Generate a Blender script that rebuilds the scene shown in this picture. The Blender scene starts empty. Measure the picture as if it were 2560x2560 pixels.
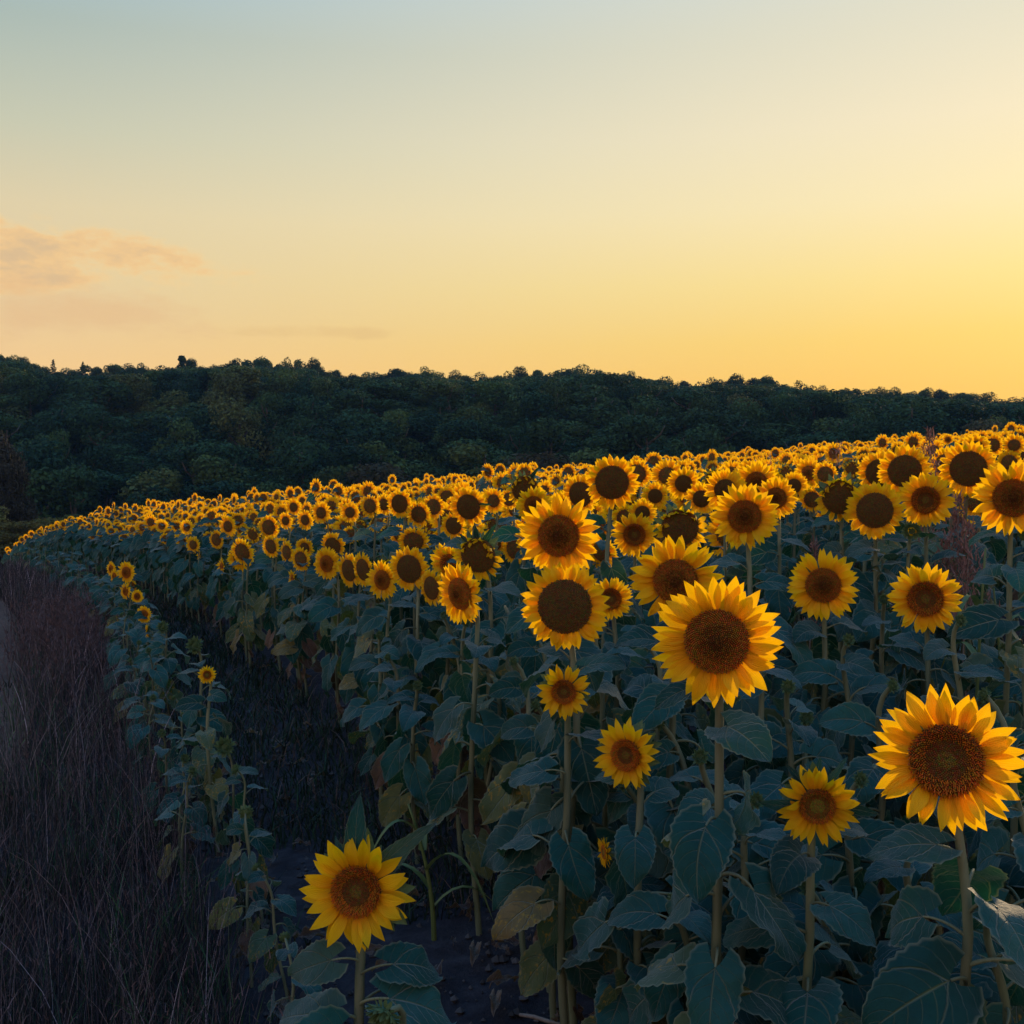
import bpy, math, random
import numpy as np
from mathutils import Vector, Matrix, Euler, noise

random.seed(11)
RNG = np.random.default_rng(11)
R = math.radians
SC = bpy.context.scene
COL = SC.collection

def lin(r, g, b):
    f = lambda c: (c / 255 / 12.92) if c <= 10 else ((c / 255 + 0.055) / 1.055) ** 2.4
    return (f(r), f(g), f(b), 1.0)

# ------------------------------------------------------------------ camera
FPX = 2745.0           # focal length in photograph pixels (2560 wide)
CAM_Z = 1.8
cam = bpy.data.cameras.new("camera")
cam.sensor_width = 36.0
cam.lens = 36.0 * FPX / 2560.0
cam.clip_start = 0.05
cam.clip_end = 5000
cam_o = bpy.data.objects.new("camera", cam)
cam_o.location = (0, 0, CAM_Z)
cam_o.rotation_euler = (R(90), 0, 0)
COL.objects.link(cam_o)
SC.camera = cam_o

# ------------------------------------------------------------------ sky
EXPO = 0.5
def skl(r, g, b):
    """sky colour as it should show at the exposure below"""
    c = lin(r, g, b); k = 2 ** -EXPO; return (c[0] * k, c[1] * k, c[2] * k, 1.0)
SUN_AZ, SUN_EL = R(33), R(9)          # to the right of the view, low above the ridge
SUN_DIR = Vector((math.sin(SUN_AZ) * math.cos(SUN_EL), math.cos(SUN_AZ) * math.cos(SUN_EL), math.sin(SUN_EL)))
W = bpy.data.worlds.new("World")
SC.world = W
W.use_nodes = True
nt = W.node_tree
nt.nodes.clear()
def N(t, **kw):
    n = nt.nodes.new(t)
    for k, v in kw.items():
        setattr(n, k, v)
    return n
def L(a, b): nt.links.new(a, b)
def math_n(tree, op, a, b=None, c=None, clamp=False):
    n = tree.nodes.new("ShaderNodeMath"); n.operation = op; n.use_clamp = clamp
    for i, v in enumerate((a, b, c)):
        if v is None: continue
        if isinstance(v, (int, float)): n.inputs[i].default_value = v
        else: tree.links.new(v, n.inputs[i])
    return n.outputs[0]
def ramp_n(tree, fac, stops, interp="B_SPLINE"):
    n = tree.nodes.new("ShaderNodeValToRGB")
    cr = n.color_ramp
    cr.interpolation = interp
    while len(cr.elements) < len(stops): cr.elements.new(0.5)
    for e, (p, c) in zip(cr.elements, stops):
        e.position = p; e.color = c
    if fac is not None: tree.links.new(fac, n.inputs[0])
    return n.outputs[0]
def mix_n(tree, fac, a, b, blend="MIX"):
    n = tree.nodes.new("ShaderNodeMix"); n.data_type = "RGBA"; n.blend_type = blend
    for s, v in ((n.inputs[0], fac), (n.inputs[6], a), (n.inputs[7], b)):
        if isinstance(v, (int, float)): s.default_value = v
        elif isinstance(v, tuple): s.default_value = v
        else: tree.links.new(v, s)
    return n.outputs[2]
tc = N("ShaderNodeTexCoord")
sep = N("ShaderNodeSeparateXYZ"); L(tc.outputs["Generated"], sep.inputs[0])
dx, dy, dz = sep.outputs
hl = math_n(nt, "SQRT", math_n(nt, "MAXIMUM", math_n(nt, "SUBTRACT", 1.0, math_n(nt, "MULTIPLY", dz, dz)), 1e-4))
caz = math_n(nt, "DIVIDE", math_n(nt, "ADD", math_n(nt, "MULTIPLY", dx, math.sin(SUN_AZ)), math_n(nt, "MULTIPLY", dy, math.cos(SUN_AZ))), hl)
ez = math_n(nt, "MAXIMUM", dz, 0.0)
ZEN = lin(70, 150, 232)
near = ramp_n(nt, ez, [(0.0, skl(246, 182, 66)), (0.10, skl(255, 196, 76)), (0.15, skl(255, 212, 98)), (0.20, skl(255, 227, 140)),
                       (0.26, skl(255, 236, 182)), (0.32, skl(252, 236, 198)), (0.40, skl(235, 229, 204)), (0.62, lin(150, 184, 210)), (1.0, ZEN)], "LINEAR")
far = ramp_n(nt, ez, [(0.0, skl(238, 190, 130)), (0.11, skl(252, 206, 140)), (0.17, skl(236, 207, 158)), (0.25, skl(227, 210, 170)),
                      (0.31, skl(202, 203, 178)), (0.385, skl(172, 188, 181)), (0.55, lin(104, 168, 212)), (0.8, lin(80, 164, 240)), (1.0, ZEN)], "LINEAR")
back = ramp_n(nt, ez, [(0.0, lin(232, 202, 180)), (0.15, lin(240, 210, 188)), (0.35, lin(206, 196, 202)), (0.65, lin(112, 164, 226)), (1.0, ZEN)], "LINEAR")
def maprange(tree, v, a, b, smooth=True):
    n = tree.nodes.new("ShaderNodeMapRange"); n.interpolation_type = "SMOOTHSTEP" if smooth else "LINEAR"
    tree.links.new(v, n.inputs[0]); n.inputs[1].default_value = a; n.inputs[2].default_value = b
    return n.outputs[0]
c1 = mix_n(nt, math_n(nt, "POWER", maprange(nt, caz, 0.50, 1.03, False), 1.35), far, near)
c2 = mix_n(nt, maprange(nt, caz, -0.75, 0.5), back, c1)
# low thin clouds standing over the ridge away from the sun
def cloud(center_az, center_el, waz, wel, scale, lo, hi, seed):
    az = math_n(nt, "ARCTAN2", dx, dy)
    el = math_n(nt, "ARCSINE", dz)
    u = math_n(nt, "DIVIDE", math_n(nt, "SUBTRACT", az, center_az), waz)
    v = math_n(nt, "DIVIDE", math_n(nt, "SUBTRACT", el, center_el), wel)
    m = math_n(nt, "SUBTRACT", 1.0, math_n(nt, "ADD", math_n(nt, "MULTIPLY", u, u), math_n(nt, "MULTIPLY", v, v)), clamp=True)
    cb = N("ShaderNodeCombineXYZ"); L(az, cb.inputs[0]); L(math_n(nt, "MULTIPLY", el, 2.5), cb.inputs[1]); cb.inputs[2].default_value = seed
    tx = N("ShaderNodeTexNoise"); tx.inputs["Scale"].default_value = scale; tx.inputs["Detail"].default_value = 9
    tx.inputs["Roughness"].default_value = 0.62; L(cb.outputs[0], tx.inputs["Vector"])
    d = math_n(nt, "ADD", tx.outputs[0], math_n(nt, "MULTIPLY", math_n(nt, "SUBTRACT", m, 0.5), 0.35))
    return math_n(nt, "MULTIPLY", maprange(nt, d, lo, hi), maprange(nt, m, 0.0, 0.35)), d
cl1, dn1 = cloud(R(-27), R(12.1), R(16), R(2.2), 15.0, 0.43, 0.62, 8.9)
cl2, dn2 = cloud(R(-27), R(9.4), R(15), R(2.4), 11.0, 0.46, 0.74, 7.7)
cl3, dn3 = cloud(R(-10.5), R(9.2), R(7), R(0.5), 14.0, 0.46, 0.75, 1.2)
edge = ramp_n(nt, dn1, [(0.50, skl(252, 212, 146)), (0.60, skl(246, 200, 138)), (0.70, skl(224, 188, 142)), (1.0, skl(212, 180, 140))], "LINEAR")
c3 = mix_n(nt, math_n(nt, "MULTIPLY", cl1, 0.8), c2, edge)
c4 = mix_n(nt, math_n(nt, "MULTIPLY", cl2, 0.6), c3, skl(234, 190, 138))
c5 = mix_n(nt, math_n(nt, "MULTIPLY", cl3, 0.45), c4, skl(228, 188, 126))
below = maprange(nt, dz, -0.12, 0.0)
c6 = mix_n(nt, below, lin(40, 48, 62), c5)
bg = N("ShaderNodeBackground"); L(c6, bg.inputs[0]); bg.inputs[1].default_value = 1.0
sky = N("ShaderNodeTexSky"); sky.sky_type = "NISHITA"; sky.sun_disc = False
sky.sun_elevation = SUN_EL; sky.sun_rotation = SUN_AZ; sky.dust_density = 3.0; sky.air_density = 1.2
bg2 = N("ShaderNodeBackground"); L(sky.outputs[0], bg2.inputs[0]); bg2.inputs[1].default_value = 0.08
mx = N("ShaderNodeMixShader"); mx.inputs[0].default_value = 0.025
L(bg.outputs[0], mx.inputs[1]); L(bg2.outputs[0], mx.inputs[2])
out = N("ShaderNodeOutputWorld"); L(mx.outputs[0], out.inputs[0])

# ------------------------------------------------------------------ sun
sl = bpy.data.lights.new("sun", "SUN")
sl.energy = 3.6
sl.angle = R(4)
sl.color = (1.0, 0.68, 0.36)
so = bpy.data.objects.new("sun", sl)
so.rotation_euler = (-SUN_DIR).to_track_quat("-Z", "Y").to_euler()
so.location = (40, 60, 40)
COL.objects.link(so)
SC.view_settings.view_transform = "Standard"
SC.view_settings.look = "None"
SC.view_settings.exposure = EXPO
SC.view_settings.gamma = 1.0
SC.cycles.max_bounces = 6
SC.cycles.diffuse_bounces = 4
SC.cycles.transmission_bounces = 4
SC.cycles.glossy_bounces = 2
SC.cycles.volume_bounces = 0
SC.cycles.use_denoising = True

# ------------------------------------------------------------------ materials
def mat(name):
    m = bpy.data.materials.new(name); m.use_nodes = True
    m.node_tree.nodes.clear()
    return m, m.node_tree
def finish(m, t, shader):
    o = t.nodes.new("ShaderNodeOutputMaterial"); t.links.new(shader, o.inputs[0]); return m
def noise_n(t, scale, detail=4, rough=0.6, vec=None, w=None):
    n = t.nodes.new("ShaderNodeTexNoise"); n.inputs["Scale"].default_value = scale
    n.inputs["Detail"].default_value = detail; n.inputs["Roughness"].default_value = rough
    if vec is not None: t.links.new(vec, n.inputs["Vector"])
    return n.outputs[0]
def bump_n(t, h, strength, dist):
    b = t.nodes.new("ShaderNodeBump"); b.inputs["Strength"].default_value = strength; b.inputs["Distance"].default_value = dist
    t.links.new(h, b.inputs["Height"]); return b.outputs[0]
def principled(t, col, rough=0.6, spec=0.3, normal=None):
    p = t.nodes.new("ShaderNodeBsdfPrincipled")
    if isinstance(col, tuple): p.inputs["Base Color"].default_value = col
    else: t.links.new(col, p.inputs["Base Color"])
    p.inputs["Roughness"].default_value = rough
    p.inputs["Specular IOR Level"].default_value = spec
    if normal is not None: t.links.new(normal, p.inputs["Normal"])
    return p
def with_trans(t, shader, col, fac, normal=None):
    tr = t.nodes.new("ShaderNodeBsdfTranslucent")
    if isinstance(col, tuple): tr.inputs[0].default_value = col
    else: t.links.new(col, tr.inputs[0])
    ms = t.nodes.new("ShaderNodeMixShader"); ms.inputs[0].default_value = fac
    t.links.new(shader, ms.inputs[1]); t.links.new(tr.outputs[0], ms.inputs[2])
    return ms.outputs[0]
def obj_rand(t):
    return t.nodes.new("ShaderNodeObjectInfo").outputs["Random"]
def rand_offset_vec(t, vec):
    """texture vector shifted by the object's random number, so alike pieces differ"""
    r = obj_rand(t)
    a = t.nodes.new("ShaderNodeVectorMath"); a.operation = "ADD"
    t.links.new(vec, a.inputs[0])
    cb = t.nodes.new("ShaderNodeCombineXYZ")
    t.links.new(math_n(t, "MULTIPLY", r, 37.0), cb.inputs[0]); t.links.new(math_n(t, "MULTIPLY", r, 91.0), cb.inputs[2])
    t.links.new(cb.outputs[0], a.inputs[1])
    return a.outputs[0]

def leaf_material(name, stops, spots, dead=False):
    """stops: colour by random number; spots: share of yellow-brown blotches"""
    m, t = mat(name)
    uv = t.nodes.new("ShaderNodeUVMap").outputs[0]
    sp = t.nodes.new("ShaderNodeSeparateXYZ"); t.links.new(uv, sp.inputs[0])
    au = math_n(t, "ABSOLUTE", math_n(t, "MULTIPLY", math_n(t, "SUBTRACT", sp.outputs[0], 0.5), 2.0))
    v = sp.outputs[1]
    # midrib and side veins
    mid = math_n(t, "SUBTRACT", 1.0, math_n(t, "DIVIDE", au, 0.045), clamp=True)
    q = math_n(t, "SUBTRACT", v, math_n(t, "MULTIPLY", math_n(t, "POWER", au, 1.25), 0.36))
    fr = math_n(t, "FRACT", math_n(t, "MULTIPLY", q, 7.0))
    side = math_n(t, "SUBTRACT", 1.0, math_n(t, "DIVIDE", math_n(t, "ABSOLUTE", math_n(t, "SUBTRACT", fr, 0.5)), 0.075), clamp=True)
    side = math_n(t, "MULTIPLY", side, math_n(t, "SUBTRACT", 1.0, math_n(t, "MULTIPLY", au, 0.7), clamp=True))
    bq = math_n(t, "ABSOLUTE", math_n(t, "SUBTRACT", v, math_n(t, "ADD", 0.015, math_n(t, "MULTIPLY", math_n(t, "POWER", au, 1.15), 0.60))))
    basal = math_n(t, "SUBTRACT", 1.0, math_n(t, "DIVIDE", bq, 0.022), clamp=True)
    vein = math_n(t, "MAXIMUM", math_n(t, "MAXIMUM", mid, math_n(t, "MULTIPLY", basal, 0.85)), math_n(t, "MULTIPLY", side, 0.38))
    base = ramp_n(t, obj_rand(t), stops, "LINEAR")
    ov = rand_offset_vec(t, uv)
    n1 = noise_n(t, 3.2, 5, 0.6, ov)
    base = mix_n(t, maprange(t, n1, 0.35, 0.75), base, mix_n(t, 1.0, base, (0.66, 0.76, 0.78, 1), "MULTIPLY"))
    if spots:
        n2 = noise_n(t, 11.0, 2, 0.5, ov)
        f = maprange(t, n2, 0.72 - spots * 0.32, 0.80 - spots * 0.30)
        n3 = noise_n(t, 2.2, 3, 0.6, ov)
        f = math_n(t, "MULTIPLY", f, maprange(t, n3, 0.60 - spots * 0.3, 0.66 - spots * 0.2))
        blotch = ramp_n(t, n2, [(0.5, (0.20, 0.17, 0.025, 1)), (0.66, (0.26, 0.15, 0.025, 1)), (0.80, (0.09, 0.045, 0.02, 1))], "LINEAR")
        base = mix_n(t, f, base, blotch)
    veined = mix_n(t, math_n(t, "MULTIPLY", vein, 0.72), base, (0.16, 0.19, 0.11, 1) if not dead else (0.13, 0.09, 0.05, 1))
    rim = maprange(t, au, 0.90, 1.0)
    veined = mix_n(t, math_n(t, "MULTIPLY", rim, 0.45), veined, (0.20, 0.20, 0.13, 1))
    fine = noise_n(t, 26.0, 3, 0.7, ov)
    puff = math_n(t, "ADD", math_n(t, "MULTIPLY", vein, -0.9), math_n(t, "MULTIPLY", fine, 0.30))
    nrm = bump_n(t, puff, 0.8, 0.008)
    p = principled(t, veined, 0.68, 0.18, nrm)
    p.inputs["Sheen Weight"].default_value = 0.20
    p.inputs["Sheen Roughness"].default_value = 0.4
    trc = mix_n(t, 1.0, veined, (1.5, 1.7, 0.7, 1), "MULTIPLY")
    return finish(m, t, with_trans(t, p.outputs[0], trc, 0.20))

M_LEAF = leaf_material("leaf_green", [(0.0, (0.003, 0.036, 0.030, 1)), (0.3, (0.006, 0.060, 0.050, 1)), (0.55, (0.018, 0.082, 0.070, 1)),
                                      (0.8, (0.008, 0.052, 0.044, 1)), (1.0, (0.040, 0.080, 0.062, 1))], 0.10)
M_LEAF_Y = leaf_material("leaf_yellowing", [(0.0, (0.042, 0.080, 0.046, 1)), (0.5, (0.060, 0.092, 0.042, 1)), (0.8, (0.10, 0.105, 0.034, 1)),
                                            (1.0, (0.15, 0.10, 0.034, 1))], 0.55)
M_LEAF_D = leaf_material("leaf_dead", [(0.0, (0.050, 0.026, 0.020, 1)), (0.5, (0.090, 0.050, 0.034, 1)), (1.0, (0.15, 0.085, 0.05, 1))], 0.2, True)

def simple_mat(name, col_a, col_b, scale, rough=0.7, spec=0.2, bump=0.0, trans=0.0, stretch=None, rand=0.0):
    m, t = mat(name)
    tcn = t.nodes.new("ShaderNodeTexCoord").outputs["Object"]
    v = rand_offset_vec(t, tcn)
    if stretch:
        mp = t.nodes.new("ShaderNodeMapping"); t.links.new(v, mp.inputs[0]); mp.inputs["Scale"].default_value = stretch; v = mp.outputs[0]
    n = noise_n(t, scale, 5, 0.6, v)
    c = mix_n(t, maprange(t, n, 0.3, 0.7), col_a, col_b)
    if rand:
        k = math_n(t, "ADD", 1.0 - rand / 2, math_n(t, "MULTIPLY", obj_rand(t), rand))
        cb = t.nodes.new("ShaderNodeCombineXYZ")
        for i in range(3): t.links.new(k, cb.inputs[i])
        c = mix_n(t, 1.0, c, cb.outputs[0], "MULTIPLY")
    p = principled(t, c, rough, spec, bump_n(t, n, 0.6, bump) if bump else None)
    sh = p.outputs[0]
    if trans: sh = with_trans(t, sh, c, trans)
    return finish(m, t, sh)
M_STEM = simple_mat("stem_green", (0.085, 0.105, 0.055, 1), (0.14, 0.14, 0.075, 1), 30, 0.6, 0.3, 0.002, 0, (1, 1, 0.15), 0.5)
M_CALYX = simple_mat("calyx_green", (0.06, 0.10, 0.035, 1), (0.10, 0.14, 0.05, 1), 20, 0.6, 0.3, 0.0, 0.25)

def petal_material():
    m, t = mat("petal_yellow")
    uv = t.nodes.new("ShaderNodeUVMap").outputs[0]
    sp = t.nodes.new("ShaderNodeSeparateXYZ"); t.links.new(uv, sp.inputs[0])
    base = ramp_n(t, sp.outputs[1], [(0.0, (0.84, 0.31, 0.002, 1)), (0.18, (0.94, 0.44, 0.003, 1)), (0.5, (0.96, 0.53, 0.003, 1)), (1.0, (0.96, 0.57, 0.004, 1))], "LINEAR")
    tone = ramp_n(t, obj_rand(t), [(0.0, (0.92, 0.86, 1, 1)), (0.5, (1, 1, 1, 1)), (1.0, (1.0, 0.93, 0.9, 1))], "LINEAR")
    base = mix_n(t, 1.0, base, tone, "MULTIPLY")
    w = t.nodes.new("ShaderNodeTexWave"); w.wave_type = "BANDS"; w.bands_direction = "X"
    w.inputs["Scale"].default_value = 2.4; w.inputs["Distortion"].default_value = 1.0; t.links.new(uv, w.inputs["Vector"])
    p = principled(t, base, 0.55, 0.22, bump_n(t, w.outputs["Fac"], 0.5, 0.003))
    return finish(m, t, with_trans(t, p.outputs[0], mix_n(t, 1.0, base, (1.04, 1.12, 0.8, 1), "MULTIPLY"), 0.50))
M_PETAL = petal_material()
def attr_material(name, attr="tint", rough=0.8, spec=0.15, trans=0.0, vary=0.0):
    m, t = mat(name)
    a = t.nodes.new("ShaderNodeAttribute"); a.attribute_name = attr
    c = a.outputs["Color"]
    if vary:
        tcn = t.nodes.new("ShaderNodeTexCoord").outputs["Object"]
        n = noise_n(t, 9, 3, 0.6, rand_offset_vec(t, tcn))
        c = mix_n(t, maprange(t, n, 0.3, 0.7), mix_n(t, 1.0, c, (1 - vary, 1 - vary, 1 - vary, 1), "MULTIPLY"), c)
    p = principled(t, c, rough, spec)
    sh = p.outputs[0]
    if trans: sh = with_trans(t, sh, c, trans)
    return finish(m, t, sh)
M_DISC = attr_material("disc_florets", rough=0.85, spec=0.1)
M_GRASS = attr_material("grass_blades", rough=0.7, spec=0.2, trans=0.2)
M_BARK = simple_mat("bark", (0.05, 0.04, 0.03, 1), (0.10, 0.08, 0.06, 1), 6, 0.9, 0.1, 0.02, 0, (1, 1, 0.2))
def crown_material(name, stops):
    m, t = mat(name)
    base = ramp_n(t, obj_rand(t), stops, "LINEAR")
    a = t.nodes.new("ShaderNodeAttribute"); a.attribute_name = "tint"
    c = mix_n(t, 1.0, base, a.outputs["Color"], "MULTIPLY")
    p = principled(t, c, 0.8, 0.06)
    return finish(m, t, with_trans(t, p.outputs[0], c, 0.15))
M_CROWN = crown_material("crown_green", [(0.0, (0.010, 0.030, 0.018, 1)), (0.3, (0.016, 0.044, 0.022, 1)), (0.65, (0.030, 0.060, 0.022, 1)),
                                         (0.85, (0.046, 0.074, 0.024, 1)), (0.97, (0.066, 0.078, 0.026, 1)), (1.0, (0.055, 0.050, 0.028, 1))])
M_CROWN_BROWN = crown_material("crown_brown", [(0.0, (0.028, 0.028, 0.020, 1)), (1.0, (0.034, 0.030, 0.022, 1))])
M_CROWN_YELLOW = crown_material("crown_yellowgreen", [(0.0, (0.060, 0.066, 0.022, 1)), (1.0, (0.078, 0.074, 0.025, 1))])

def ground_material(name, cols, scale, bump):
    m, t = mat(name)
    tcn = t.nodes.new("ShaderNodeTexCoord").outputs["Object"]
    n1 = noise_n(t, scale, 8, 0.7, tcn); n2 = noise_n(t, scale * 0.13, 4, 0.5, tcn)
    c = ramp_n(t, n1, [(0.25, cols[0]), (0.5, cols[1]), (0.75, cols[2])], "LINEAR")
    c = mix_n(t, maprange(t, n2, 0.35, 0.65), mix_n(t, 1.0, c, (0.75, 0.75, 0.78, 1), "MULTIPLY"), c)
    p = principled(t, c, 0.95, 0.08, bump_n(t, n1, 0.8, bump))
    return finish(m, t, p.outputs[0])
M_SOIL = ground_material("soil", [(0.015, 0.012, 0.014, 1), (0.034, 0.028, 0.031, 1), (0.066, 0.055, 0.058, 1)], 9, 0.04)
M_PATH = ground_material("path_dirt", [(0.055, 0.032, 0.024, 1), (0.088, 0.052, 0.040, 1), (0.125, 0.078, 0.060, 1)], 5, 0.03)
M_FLOOR = ground_material("forest_floor", [(0.010, 0.016, 0.008, 1), (0.016, 0.024, 0.010, 1), (0.026, 0.030, 0.014, 1)], 0.6, 0.1)

# ------------------------------------------------------------------ helpers
def new_mesh(name, V, F, mats=(), midx=None, uv=None, col=None, smooth=True):
    me = bpy.data.meshes.new(name)
    V = np.asarray(V, dtype=np.float32)
    me.from_pydata(V.tolist() if len(V) < 60000 else V, [], F)
    for m in mats: me.materials.append(m)
    if midx is not None: me.polygons.foreach_set("material_index", np.asarray(midx, dtype=np.int32))
    if smooth: me.polygons.foreach_set("use_smooth", np.ones(len(me.polygons), dtype=bool))
    if uv is not None or col is not None:
        li = np.empty(len(me.loops), dtype=np.int32); me.loops.foreach_get("vertex_index", li)
        if uv is not None:
            l = me.uv_layers.new(name="UVMap"); l.data.foreach_set("uv", np.asarray(uv, dtype=np.float32)[li].ravel())
        if col is not None:
            a = me.color_attributes.new("tint", "FLOAT_COLOR", "POINT")
            c = np.asarray(col, dtype=np.float32)
            if c.shape[1] == 3: c = np.hstack([c, np.ones((len(c), 1), np.float32)])
            a.data.foreach_set("color", c.ravel())
    me.update()
    return me
class MB:
    """collects pieces with uv, colour and material index"""
    def __init__(s): s.V = []; s.F = []; s.M = []; s.U = []; s.C = []; s.n = 0
    def add(s, V, F, mi=0, uv=None, col=None):
        V = np.asarray(V, dtype=np.float32).reshape(-1, 3)
        s.V.append(V); s.F += [tuple(i + s.n for i in f) for f in F]
        s.M += [mi] * len(F) if isinstance(mi, int) else list(mi)
        s.U.append(np.zeros((len(V), 2)) if uv is None else np.asarray(uv)); 
        s.C.append(np.ones((len(V), 3)) if col is None else np.asarray(col)); s.n += len(V)
    def mesh(s, name, mats, smooth=True):
        return new_mesh(name, np.vstack(s.V), s.F, mats, s.M, np.vstack(s.U), np.vstack(s.C), smooth)
def obj(name, data, parent=None, mtx=None, loc=None):
    o = bpy.data.objects.new(name, data)
    COL.objects.link(o)
    if parent is not None: o.parent = parent
    if mtx is not None: o.matrix_basis = mtx
    elif loc is not None: o.location = loc
    return o
def tag(o, label=None, cat=None, group=None, kind=None):
    for k, v in (("label", label), ("category", cat), ("group", group), ("kind", kind)):
        if v: o[k] = v
    return o
def tube(pts, rad, sides=7, cap=True):
    """tube along points; returns verts, faces, uv"""
    pts = np.asarray(pts, float); n = len(pts)
    rad = np.broadcast_to(rad, n)
    tan = np.gradient(pts, axis=0); tan /= np.linalg.norm(tan, axis=1)[:, None] + 1e-9
    a = np.array([1.0, 0, 0]) if abs(tan[0][0]) < 0.9 else np.array([0, 1.0, 0])
    V = []; U = []
    for i in range(n):
        a = a - tan[i] * np.dot(a, tan[i]); a /= np.linalg.norm(a) + 1e-9
        b = np.cross(tan[i], a)
        for k in range(sides):
            th = 2 * math.pi * k / sides
            V.append(pts[i] + rad[i] * (math.cos(th) * a + math.sin(th) * b)); U.append((k / sides, i / (n - 1)))
    F = [(i * sides + k, i * sides + (k + 1) % sides, (i + 1) * sides + (k + 1) % sides, (i + 1) * sides + k) for i in range(n - 1) for k in range(sides)]
    if cap: F.append(tuple(range((n - 1) * sides, n * sides)))
    return np.array(V), F, np.array(U)

def at(px, py, d):
    """point of the place seen at photograph pixel px, py and depth d"""
    return Vector(((px - 1280) / FPX * d, d, CAM_Z + (1280 - py) / FPX * d))

# ------------------------------------------------------------------ terrain
def sstep(a, b, x):
    t = min(1.0, max(0.0, (x - a) / (b - a))); return t * t * (3 - 2 * t)
SKY = [(-400, 885), (0, 892), (60, 893), (110, 925), (250, 925), (400, 915), (480, 908), (620, 902), (760, 906), (850, 935), (1000, 928), (1080, 926), (1180, 945), (1320, 926),
       (1380, 926), (1500, 921), (1600, 935), (1680, 955), (1900, 948), (2100, 972), (2290, 977), (2480, 996), (2560, 998), (3000, 1020)]
SKX = [a for a, b in SKY]; SKYY = [b for a, b in SKY]
def sky_px(px): return float(np.interp(px, SKX, SKYY))
CREST_Y = 310.0
def crest_z(x):
    px = 1280 + x / CREST_Y * FPX
    s = np.interp(px, [-600, 0, 800, 1500, 2000, 2560, 3200], [900, 905, 935, 945, 972, 1000, 1030])
    return CAM_Z + (1280 - s) / FPX * CREST_Y - 9.0
def field_z(x, y):
    z = 0.0837 * x + 0.0383 * y
    if x < -13:
        q = -x - 13; z -= 0.025 * q * q if q < 7 else 0.025 * 49 + 0.35 * (q - 7)
    if x > 60: z -= 0.0005 * (x - 60) ** 2
    return z
def hill_z(x, y):
    zl = -6.0 + 0.02 * max(-120, min(120, x))
    t = min(1.0, max(0.0, (y - 122) / (CREST_Y - 122)))
    r = 1 - (1 - t) ** 1.75
    z = zl + (crest_z(x) - zl) * r
    z += 2.2 * math.sin(y * 0.075 + x * 0.018 + 1.0) * t * (1 - t) * 4
    z += 2.0 * noise.noise(Vector((x * 0.02, y * 0.02, 3.3))) * min(1, t * 3) * (1 - t)
    if y > CREST_Y: z -= 0.12 * (y - CREST_Y)
    return z
def ground_z(x, y):
    if y > 62:
        w = sstep(62, 122, y)
        return field_z(x, 62 + (y - 62) * 0.4) * (1 - w) + hill_z(x, y) * w
    return field_z(x, y)
def row_x(y):
    """x of the field's outermost full row at depth y; rows bend away to the left far off"""
    return -0.39 * (y - 4.1) - (0.005 * (y - 12) ** 2 if y > 12 else 0.0)

def axis(lo, hi, a, b, step, grow):
    mid = list(np.arange(a, b, step)); v = mid[0]; left = []; s = step
    while v > lo: s *= grow; v -= s; left.append(v)
    v = mid[-1]; right = []; s = step
    while v < hi: s *= grow; v += s; right.append(v)
    return left[::-1] + mid + right
gx = axis(-420, 420, -6, 4, 0.09, 1.075); gy = axis(-40, 620, 1.6, 9, 0.09, 1.06)
GV = []
for y in gy:
    for x in gx:
        z = ground_z(x, y)
        if y < 40 and abs(x) < 25:
            z += 0.020 * noise.fractal(Vector((x * 3, y * 3, 0.4)), 0.8, 2.2, 4) + 0.014 * noise.noise(Vector((x * 9, y * 9, 7.0)))
        GV.append((x, y, z))
nx = len(gx)
GF = [(j * nx + i, j * nx + i + 1, (j + 1) * nx + i + 1, (j + 1) * nx + i) for j in range(len(gy) - 1) for i in range(nx - 1)]
tag(obj("ground", new_mesh("ground", GV, GF, [M_SOIL, M_FLOOR], [1 if GV[f[0]][1] > 72 else 0 for f in GF])), "dark bare soil sloping up under the sunflower field", None, None, "structure")
# cart track along the field edge
def edge_off(y):
    """offset of the track's near edge from the outermost row"""
    return -1.95 - 0.05 * (min(y, 22) - 7) - 0.32 * max(0.0, 8.0 - y)
PV, PF = [], []
ys = list(np.arange(1.0, 62, 0.25))
for y in ys:
    for k in range(7):
        off = edge_off(y) - k * 0.34 + 0.08 * noise.noise(Vector((y * 0.8, k * 5.0, 0)))
        x = row_x(y) + off
        rut = 0.03 * math.cos(k * 1.05 * math.pi) if 0 < k < 6 else 0
        PV.append((x, y, field_z(x, y) + 0.035 + rut * 0.6 + 0.012 * noise.noise(Vector((x * 4, y * 4, 2)))))
PF = [(j * 7 + k, j * 7 + k + 1, (j + 1) * 7 + k + 1, (j + 1) * 7 + k) for j in range(len(ys) - 1) for k in range(6)]
tag(obj("path", new_mesh("path", PV, PF, [M_PATH])), "pale dirt track beside the grass verge", None, None, "structure")

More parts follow.
